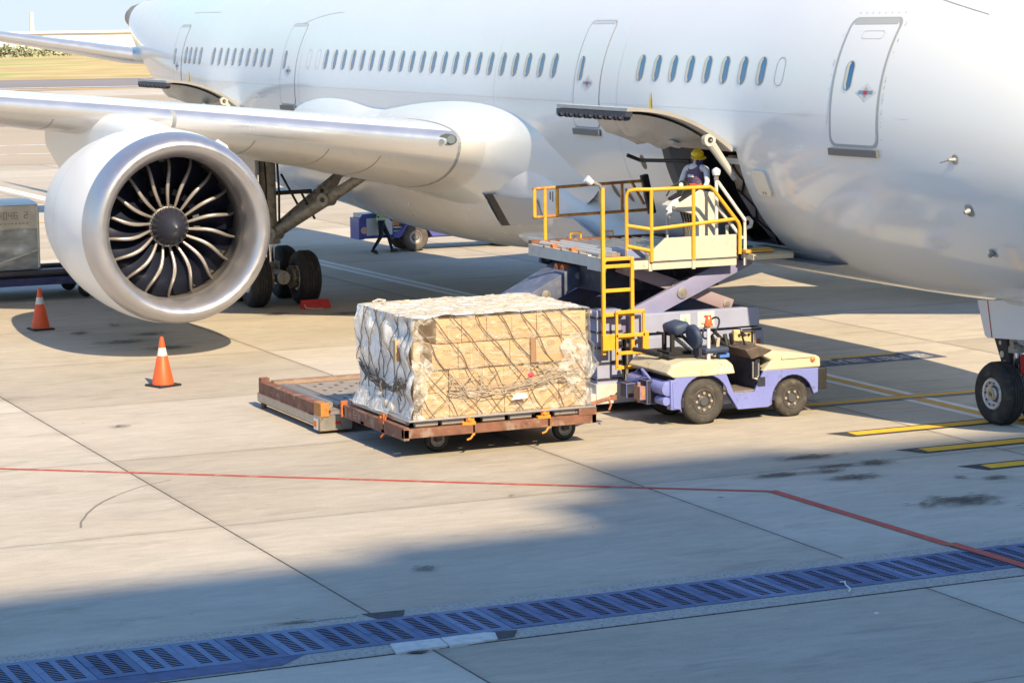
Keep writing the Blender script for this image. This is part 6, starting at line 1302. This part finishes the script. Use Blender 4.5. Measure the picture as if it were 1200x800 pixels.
b = MB(); b.tube([(-25.95, -12.5, .82), (-25.93, -11.2, .84), (-25.93, -10.5, .95), (-25.95, -9.62, 1.22)], .03, 6); b.tube([(-25.97, -9.60, .8), (-25.97, -9.59, 2.25)], .03, 6); b.build('strap', mat('strap_white', (.66, .66, .62), .7), tp, off=(-27.2, -11.1, .72))
ld = thing('flat_dolly', 'dark blue flat dolly under the film wrapped pallet at left', 'dolly', (-27.2, -10.2, 0)); LD = (-27.2, -10.2, 0)
M_DNV = mat('dolly_blue', (.045, .055, .17), .5, var=.2, vscale=4, dirt=(.12, .11, .14), dscale=5, damt=.5)
b = MB(); b.box((-26.0, -12.9, .38), (-25.85, -7.8, .56), 0); b.box((-28.4, -12.9, .38), (-28.25, -7.8, .56), 0); b.box((-28.4, -7.95, .38), (-25.85, -7.8, .56), 0); b.box((-28.3, -12.9, .5), (-25.98, -7.9, .58), 1); b.box((-26.3, -9.5, .58), (-26.0, -7.9, .74), 2)
b.build('frame', [M_DNV, M_NAVY, mat('dolly_tan', (.42, .33, .24), .7)], ld, off=LD, smooth=0, bev=.01)
b = MB(); b.cyl((-25.92, -12.8, .67), (-25.92, -8.6, .67), .075, n=14); b.cyl((-26.4, -12.8, .66), (-26.4, -8.0, .66), .07, n=14); b.cyl((-27.6, -12.8, .66), (-27.6, -8.0, .66), .07, n=14); b.build('roller', mat('roller_dark', (.10, .10, .12), .4, metal=.5), ld, off=LD)
for x, y in ((-26.3, -12.2), (-26.3, -8.4), (-28.0, -8.4), (-28.0, -12.2)): wheel((x, y, .19), .19, .12, ax=(1, 0, 0), segs=24).build('wheel', [M_TYRE, M_HUBD, M_HUBD, M_TREAD], ld, off=LD)
b = MB(); b.box((-27.0, -8.75, .74), (-26.6, -8.4, .95)); b.box((-26.9, -8.72, .9), (-26.7, -8.5, 1.02)); b.build('orange_box', M_RUST2, ld, off=LD, smooth=0, bev=.02)
# ================= far service truck, seen under the belly
sv = thing('service_truck', 'blue and white open service truck seen beneath the belly', 'service truck', (-33.7, 3.3, 0)); SV = (-33.7, 3.3, 0)
def sb(name, b, mats, parent=sv, **k): return b.build(name, mats, parent, off=SV, **k)
M_SBL = mat('truck_blue', (.09, .10, .42), .4, var=.08, vscale=3, coat=.3); M_SWH = mat('truck_white', (.66, .70, .76), .4, var=.05, vscale=3)
b = MB(); b.prism([(1.22, .42), (1.22, 1.02), (1.32, 1.12), (1.95, 1.16), (2.2, 1.12), (2.25, .42)], 'x', -33.0, -32.95, 0); b.prism([(1.40, .50), (1.40, 1.0), (2.2, 1.02), (2.2, .50)], 'x', -32.96, -32.94, 1); b.box((-33.7, 1.2, .40), (-32.98, 1.36, 1.0), 0); b.box((-33.7, 1.3, 1.0), (-33.0, 2.0, 1.12), 1); sb('cab_front', b, [M_SBL, M_SWH], smooth=0, bev=.03)
b = MB(); b.lathe([(0, .06), (.02, .05), (.03, 0)], (-32.93, 1.34, .66), (1, 0, 0), 14); b.cyl((-32.96, 1.34, .66), (-32.93, 1.34, .66), .10, n=14); sb('headlight', b, mat('lamp_warm', (.80, .50, .40), .3))
b = MB(); b.prism([(2.2, .42), (2.2, .52), (2.45, .62), (2.6, .82), (2.9, .88), (3.15, .80), (3.3, .58), (3.6, .52), (5.9, .58), (5.9, .40), (3.4, .40), (3.25, .62), (3.05, .76), (2.85, .78), (2.62, .72), (2.5, .5), (2.4, .40)], 'x', -33.05, -32.9); b.prism([(3.35, .55), (3.5, .86), (3.7, .90), (5.9, .66), (5.9, .55)], 'x', -34.0, -32.95); sb('body_side', b, M_SBL, smooth=0, bev=.015)
b = MB(); b.box((-34.0, 3.4, .36), (-33.1, 6.6, .50)); b.box((-33.9, 2.3, .35), (-33.1, 3.4, .5)); b.cyl((-33.2, 4.6, .34), (-33.2, 5.1, .34), .08, n=8); sb('underframe', b, M_NAVY, smooth=0)
b = MB(); b.box((-33.6, 2.15, .6), (-33.1, 2.35, 1.05), 0); b.box((-33.5, 2.45, .7), (-33.2, 2.6, 1.1), 1); b.tube([(-33.2, 2.3, .8), (-33.1, 2.5, 1.0), (-33.2, 2.7, .9), (-33.2, 2.6, .75)], .05, 8, m=2); b.box((-33.3, 2.25, .75), (-33.0, 2.42, .95), 2); b.box((-33.05, 2.0, .58), (-33.0, 2.5, .62), 3); b.box((-33.05, 2.0, .68), (-33.0, 2.5, .72), 3); b.box((-33.4, 3.3, .8), (-33.1, 3.5, 1.1), 2); sb('cab_fittings', b, [M_BLACK, M_STEEL, mat('fitting_orange', (.62, .22, .08), .6), M_SWH], smooth=0)
b = MB(); b.box((-33.1, 6.0, .42), (-32.98, 6.9, .52)); sb('rear_step', b, mat('step_brown', (.25, .2, .17), .7), smooth=0)
for y in (2.88, 5.75):
    for x in (-33.0, -33.9): wheel((x, y, .40), .40, .26, ax=(1, 0, 0), rim=.52, segs=36).build('wheel', [M_TYRE if y > 5 else mat('truck_tyre', (.10, .085, .08), .8, var=.2, vscale=6), mat('truck_rim', (.28, .27, .27), .4, metal=.5), M_HUBD, M_TREAD], sv, off=SV)
b = MB(); b.prism([(6.35, 0), (6.9, 0), (6.75, .12), (6.3, .30), (6.1, .32)], 'x', -33.2, -32.9); o = b.build('grey_wedge', mat('wedge_grey', (.22, .21, .21), .7), smooth=0, bev=.02); tag(o, 'grey wedge on the ground behind the service truck', 'wedge')
# ================= netted load inside the hold
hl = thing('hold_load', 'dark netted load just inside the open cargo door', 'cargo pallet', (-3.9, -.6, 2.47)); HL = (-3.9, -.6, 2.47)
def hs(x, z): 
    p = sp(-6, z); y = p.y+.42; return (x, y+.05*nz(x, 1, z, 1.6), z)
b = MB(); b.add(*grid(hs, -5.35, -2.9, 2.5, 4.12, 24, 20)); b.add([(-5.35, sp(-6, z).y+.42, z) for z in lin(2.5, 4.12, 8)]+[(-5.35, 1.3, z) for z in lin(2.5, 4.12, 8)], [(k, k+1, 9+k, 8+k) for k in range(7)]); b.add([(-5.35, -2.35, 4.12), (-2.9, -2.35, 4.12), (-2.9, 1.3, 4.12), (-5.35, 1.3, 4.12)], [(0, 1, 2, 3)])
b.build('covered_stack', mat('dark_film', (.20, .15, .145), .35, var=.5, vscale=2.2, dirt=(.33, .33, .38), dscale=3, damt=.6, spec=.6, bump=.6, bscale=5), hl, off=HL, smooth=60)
b = MB()
for sg in (1, -1):
    c = -8.0
    while c < -1:
        P = [];
        for i in range(20):
            z = 2.52+1.58*i/19; x = c+sg*(z-2.5)*1.15
            if -5.33 < x < -2.95: q = hs(x, z); P.append((q[0], q[1]-.02, q[2]))
        if len(P) > 2: b.tube(P, .015, 5)
        c += .55
b.build('net', mat('net_black', (.02, .02, .025), .8), hl, off=HL)
b = MB(); b.box((-5.4, -1.75, 2.49), (-2.9, 1.3, 2.52)); b.build('pallet_base', mat('pallet_aluminium', (.55, .55, .56), .35, metal=.8), hl, off=HL, smooth=0)
# ------------------------------------------------------------ people
def skinned(name, joints, edges, mats, parent=None, sub=2, loc=(0, 0, 0), root=0):
    me = bpy.data.meshes.new(name); me.from_pydata([j[0] for j in joints], edges, []); 
    for m in (mats if isinstance(mats, (list, tuple)) else [mats]): me.materials.append(m)
    o = bpy.data.objects.new(name, me); COL.objects.link(o); o.parent = parent; o.location = loc
    md = o.modifiers.new('skin', 'SKIN')
    for i, j in enumerate(joints):
        r = j[1] if isinstance(j[1], tuple) else (j[1], j[1]); me.skin_vertices[0].data[i].radius = r
        me.skin_vertices[0].data[i].use_root = (i == root)
    md.use_smooth_shade = True
    s = o.modifiers.new('sub', 'SUBSURF'); s.levels = sub; s.render_levels = sub
    return o
M_FLESH = mat('flesh', (.62, .38, .27), .5); M_HAIR = mat('hair_black', (.02, .018, .016), .6)
def hand(parent, P, d, up, m, s=1.0, curl=.5):
    """palm at P, fingers along d, back of the hand along up"""
    P = Vector(P); d = Vector(d).normalized(); up = Vector(up).normalized(); sd = d.cross(up).normalized(); up = sd.cross(d)
    J = [(P, .020*s), (P+d*.05*s, (.030*s, .018*s)), (P+d*.085*s, (.032*s, .016*s))]; E_ = [(0, 1), (1, 2)]
    for k, (o, L_) in enumerate(((-.030, .068), (-.010, .078), (.011, .073), (.031, .056))):
        b0 = len(J); q = P+d*.095*s+sd*o*s; J.append((q, .0095*s)); q2 = q+(d*cos(curl*.5)-up*sin(curl*.5))*L_*.5*s; J.append((q2, .009*s)); q3 = q2+(d*cos(curl*1.4)-up*sin(curl*1.4))*L_*.5*s; J.append((q3, .008*s)); E_ += [(2, b0), (b0, b0+1), (b0+1, b0+2)]
    b0 = len(J); J.append((P+d*.035*s-sd*.04*s, .011*s)); J.append((P+d*.075*s-sd*.058*s-up*.012*s, .010*s)); E_ += [(1, b0), (b0, b0+1)]
    return skinned('hand', [(tuple(a), b) for a, b in J], E_, m, parent, sub=1)
def head(parent, C_, yaw, pitch, m, s=1.0, mask=None):
    """head of real proportions: skull, jaw, nose, ears, eyes, mouth"""
    T = Matrix.Translation(C_) @ Matrix.Rotation(yaw, 4, 'Z') @ Matrix.Rotation(pitch, 4, 'Y')
    b = MB(); b.T = T; rg = []
    for z, fx, bx, w_ in ((-.125, .075, -.02, .028), (-.11, .088, -.045, .048), (-.085, .092, -.07, .060), (-.05, .090, -.085, .068), (-.01, .088, -.097, .073), (.03, .086, -.102, .076), (.07, .080, -.098, .073), (.095, .062, -.08, .060), (.112, .035, -.05, .038), (.118, .008, -.02, .012)):
        c = (fx+bx)/2; h = (fx-bx)/2; rg.append([(c*s+h*s*cos(2*pi*k/24), w_*s*sin(2*pi*k/24), z*s) for k in range(24)])
    b.loft(rg)
    b.loft([[(.085*s, -.009*s, .02*s), (.085*s, .009*s, .02*s), (.082*s, 0, .022*s)], [(.100*s, -.012*s, -.012*s), (.100*s, .012*s, -.012*s), (.108*s, 0, -.005*s)], [(.090*s, -.016*s, -.032*s), (.090*s, .016*s, -.032*s), (.112*s, 0, -.028*s)]])
    for sg in (-1, 1): b.loft([[(-.01*s+.022*s*cos(q)*w_, sg*(.070+d_)*s, .0*s+.032*s*sin(q)*w_) for q in [2*pi*k/12 for k in range(12)]] for w_, d_ in ((.7, 0), (1, .012), (.8, .018))])
    b.cyl((-.012*s, 0, -.18*s), (-.01*s, 0, -.06*s), .055*s, .053*s, 16)
    h_ = b.build('head', m, parent, smooth=60)
    e = MB(); e.T = T
    for sg in (-1, 1):
        e.lathe([(0, .011*s), (.005*s, .008*s), (.007*s, 0)], (.080*s, sg*.030*s, .005*s), (1, sg*.25, 0), 10, m=0); e.lathe([(0, .005*s), (.002*s, 0)], (.087*s, sg*.0315*s, .005*s), (1, sg*.25, 0), 8, m=1); e.box((.078*s, sg*.045*s, .022*s), (.090*s, sg*.015*s, .028*s), 1)
    e.box((.084*s, -.022*s, -.064*s), (.0925*s, .022*s, -.056*s), 2)
    e.build('face_features', [mat('eye_white', (.75, .73, .70), .3), M_HAIR, mat('lips', (.42, .16, .13), .5)], h_, smooth=0)
    return h_, T
# worker on the loader platform, behind the console, looking down to his left hand
wk = thing('person', 'worker in yellow hard hat and purple vest at the loader console', 'person', (-4.98, -3.13, 2.58), -.70)
V = Vector
M_SHIRT = mat('shirt_pale_blue', (.68, .73, .82), .8, var=.08, vscale=8, bump=.3); M_TROU = mat('trousers_dark', (.03, .035, .06), .85, var=.2, vscale=8); M_VEST = mat('vest_purple', (.15, .10, .19), .8, var=.2, vscale=8, bump=.3); M_ORG = mat('vest_red_band', (.85, .12, .03), .6)
J = [((0, 0, .90), (.14, .11)), ((.02, -.02, 1.08), (.13, .10)), ((.03, -.03, 1.25), (.15, .11)), ((.04, -.02, 1.38), (.10, .09)), ((.055, -.01, 1.44), (.055, .055)),
     ((-.02, -.21, 1.36), .062), ((.14, .17, 1.36), .062), ((.02, -.30, 1.12), .045), ((.20, -.26, .98), .034), ((.22, .20, 1.12), .045), ((.30, .10, .96), .034),
     ((-.02, -.10, .84), .085), ((.0, -.11, .48), .062), ((-.02, -.11, .10), .042), ((.03, .10, .84), .085), ((.05, .12, .48), .062), ((.03, .12, .10), .042)]
E_ = [(0, 1), (1, 2), (2, 3), (3, 4), (3, 5), (3, 6), (5, 7), (7, 8), (6, 9), (9, 10), (0, 11), (11, 12), (12, 13), (0, 14), (14, 15), (15, 16)]
bd = skinned('body', J, E_, M_SHIRT, wk)
skinned('trousers', [((0, 0, .92), (.148, .118)), ((-.02, -.10, .84), .095), ((.0, -.11, .48), .073), ((-.02, -.11, .10), .055), ((.03, .10, .84), .095), ((.05, .12, .48), .073), ((.03, .12, .10), .055)], [(0, 1), (1, 2), (2, 3), (0, 4), (4, 5), (5, 6)], M_TROU, wk)
skinned('vest', [((0, 0, .86), (.150, .125)), ((.02, -.02, 1.06), (.160, .135)), ((.03, -.03, 1.24), (.190, .150)), ((.04, -.02, 1.37), (.145, .125)), ((-.01, -.13, 1.39), (.078, .078)), ((.09, .10, 1.39), (.078, .078))], [(0, 1), (1, 2), (2, 3), (3, 4), (3, 5)], M_VEST, wk)
b = MB(); rg = []
for z, a_ in ((1.02, 1.12), (1.05, 1.15), (1.09, 1.15), (1.11, 1.13)): rg.append([(.02+.128*a_*cos(q), -.02+.158*a_*sin(q), z) for q in [2*pi*k/28 for k in range(28)]])
b.loft(rg, caps=False); b.build('vest_band', M_ORG, wk)
b = MB(); b.T = Matrix.Translation((.155, -.10, 1.24)) @ Matrix.Rotation(-.4, 4, 'Z'); b.box((-.01, -.055, -.022), (.014, .055, .022)); b.build('chest_badge', mat('badge_white', (.75, .72, .74), .6), wk, smooth=0)
h_, T = head(wk, (.085, .0, 1.545), .72, .26, M_FLESH, 1.0)
b = MB(); b.T = T @ Matrix.Translation((-.005, 0, .035))
b.lathe([(0, .108), (.03, .112), (.07, .100), (.10, .072), (.118, .035), (.122, 0)], (0, 0, 0), (0, 0, 1), 28)
b.loft([[(.02+.10*cos(q)*k_, .095*sin(q)*k_, z) for q in [-pi/2+pi*i/12 for i in range(13)]] for k_, z in ((1.0, .005), (1.55, -.012), (1.55, -.018), (1.0, -.002))], closed=False, caps=False)
b.box((-.07, -.012, .09), (.07, .012, .125), bev=.01)
b.build('hard_hat', mat('hat_yellow', (.85, .58, .01), .3, coat=.4), wk, smooth=50)
b = MB(); b.T = T; b.loft([[(.062+.038*k_, y, z) for y, z in ((-.065, -.02), (-.03, -.012), (0, -.008), (.03, -.012), (.065, -.02), (.06, -.08), (.03, -.112), (0, -.118), (-.03, -.112), (-.06, -.08))] for k_ in (.0, 1.0)]); b.build('face_mask', mat('mask_navy', (.04, .06, .20), .7), wk, smooth=50)
b = MB(); b.T = T; b.loft([[(-.025+.082*a_*cos(q), .081*a_*sin(q), z) for q in [pi*.32+2*pi*.68*i/20 for i in range(21)]] for a_, z in ((.9, -.06), (1, -.01), (1, .05))], closed=False, caps=False); b.build('hair', M_HAIR, wk)
hand(wk, (.20, -.26, .98), (.8, .3, -.35), (0, 0, 1), M_FLESH); hand(wk, (.30, .10, .96), (.8, -.2, -.3), (0, 0, 1), M_FLESH)
for x, y in ((-.02, -.11), (.03, .12)):
    b = MB(); b.loft([[(x+.04+.13*a_*cos(q), y+.05*a_*sin(q), z) for q in [2*pi*k/16 for k in range(16)]] for a_, z in ((.95, 0), (1, .03), (.85, .07), (.45, .11))]); b.build('boot', M_BLACK, wk)
# marshaller walking away under the belly
pw = thing('person', 'person in dark trousers and lime vest walking beneath the belly', 'person', (-32.8, 1.80, 0))
M_LIME = mat('vest_lime', (.40, .85, .10), .7); M_UNI = mat('uniform_navy', (.012, .015, .03), .85, var=.2, vscale=8)
J = [((0, 0, .92), (.13, .13)), ((0, .02, 1.12), (.12, .14)), ((0, .03, 1.32), (.13, .16)), ((0, .03, 1.44), (.08, .10)), ((0, .04, 1.50), (.05, .05)),
     ((.17, .05, 1.38), .055), ((-.17, .03, 1.38), .055), ((.22, .12, 1.12), .042), ((.18, .26, .92), .032), ((-.22, -.06, 1.12), .042), ((-.20, .0, .90), .032),
     ((.08, -.04, .84), .085), ((.08, -.05, .48), .062), ((.07, -.30, .12), .042), ((-.08, .05, .84), .085), ((-.08, .24, .50), .060), ((-.07, .34, .09), .042)]
skinned('body', J, E_, M_UNI, pw)
skinned('vest', [((0, 0, .82), (.15, .15)), ((0, 0, 1.0), (.145, .14)), ((0, .02, 1.14), (.14, .152)), ((0, .03, 1.30), (.15, .168)), ((0, .03, 1.41), (.11, .13))], [(0, 1), (1, 2), (2, 3), (3, 4)], M_LIME, pw)
b = MB(); b.loft([[(.148*a_*cos(q), .01+.15*a_*sin(q), z) for q in [2*pi*k/24 for k in range(24)]] for a_, z in ((1.06, .95), (1.07, .97), (1.07, 1.0), (1.06, 1.02))], caps=False); b.build('vest_band', mat('band_silver', (.6, .6, .6), .4), pw)
h_, T = head(pw, (0, .05, 1.62), pi/2, 0, M_FLESH)
b = MB(); b.T = T; b.lathe([(0, .105), (.04, .104), (.075, .085), (.10, .05), (.11, 0)], (-.01, 0, .02), (0, 0, 1), 24); b.loft([[(.03+.09*cos(q)*k_, .08*sin(q)*k_, z) for q in [-pi/2+pi*i/12 for i in range(13)]] for k_, z in ((1.0, .03), (1.45, .015), (1.45, .010))], closed=False, caps=False); b.build('cap', M_UNI, pw)
hand(pw, (.18, .26, .92), (0, .3, -1), (1, 0, 0), M_FLESH); hand(pw, (-.20, .0, .90), (0, .2, -1), (-1, 0, 0), M_FLESH)
for x, y, z, a in ((.07, -.30, .05, .45), (-.07, .36, .02, 0)):
    b = MB(); b.T = Matrix.Translation((x, y, z)) @ Matrix.Rotation(pi/2, 4, 'Z') @ Matrix.Rotation(a, 4, 'Y'); b.loft([[(.05+.13*a_*cos(q), .045*a_*sin(q), zz) for q in [2*pi*k/16 for k in range(16)]] for a_, zz in ((.95, 0), (1, .03), (.85, .06), (.45, .10))]); b.build('shoe', M_BLACK, pw)
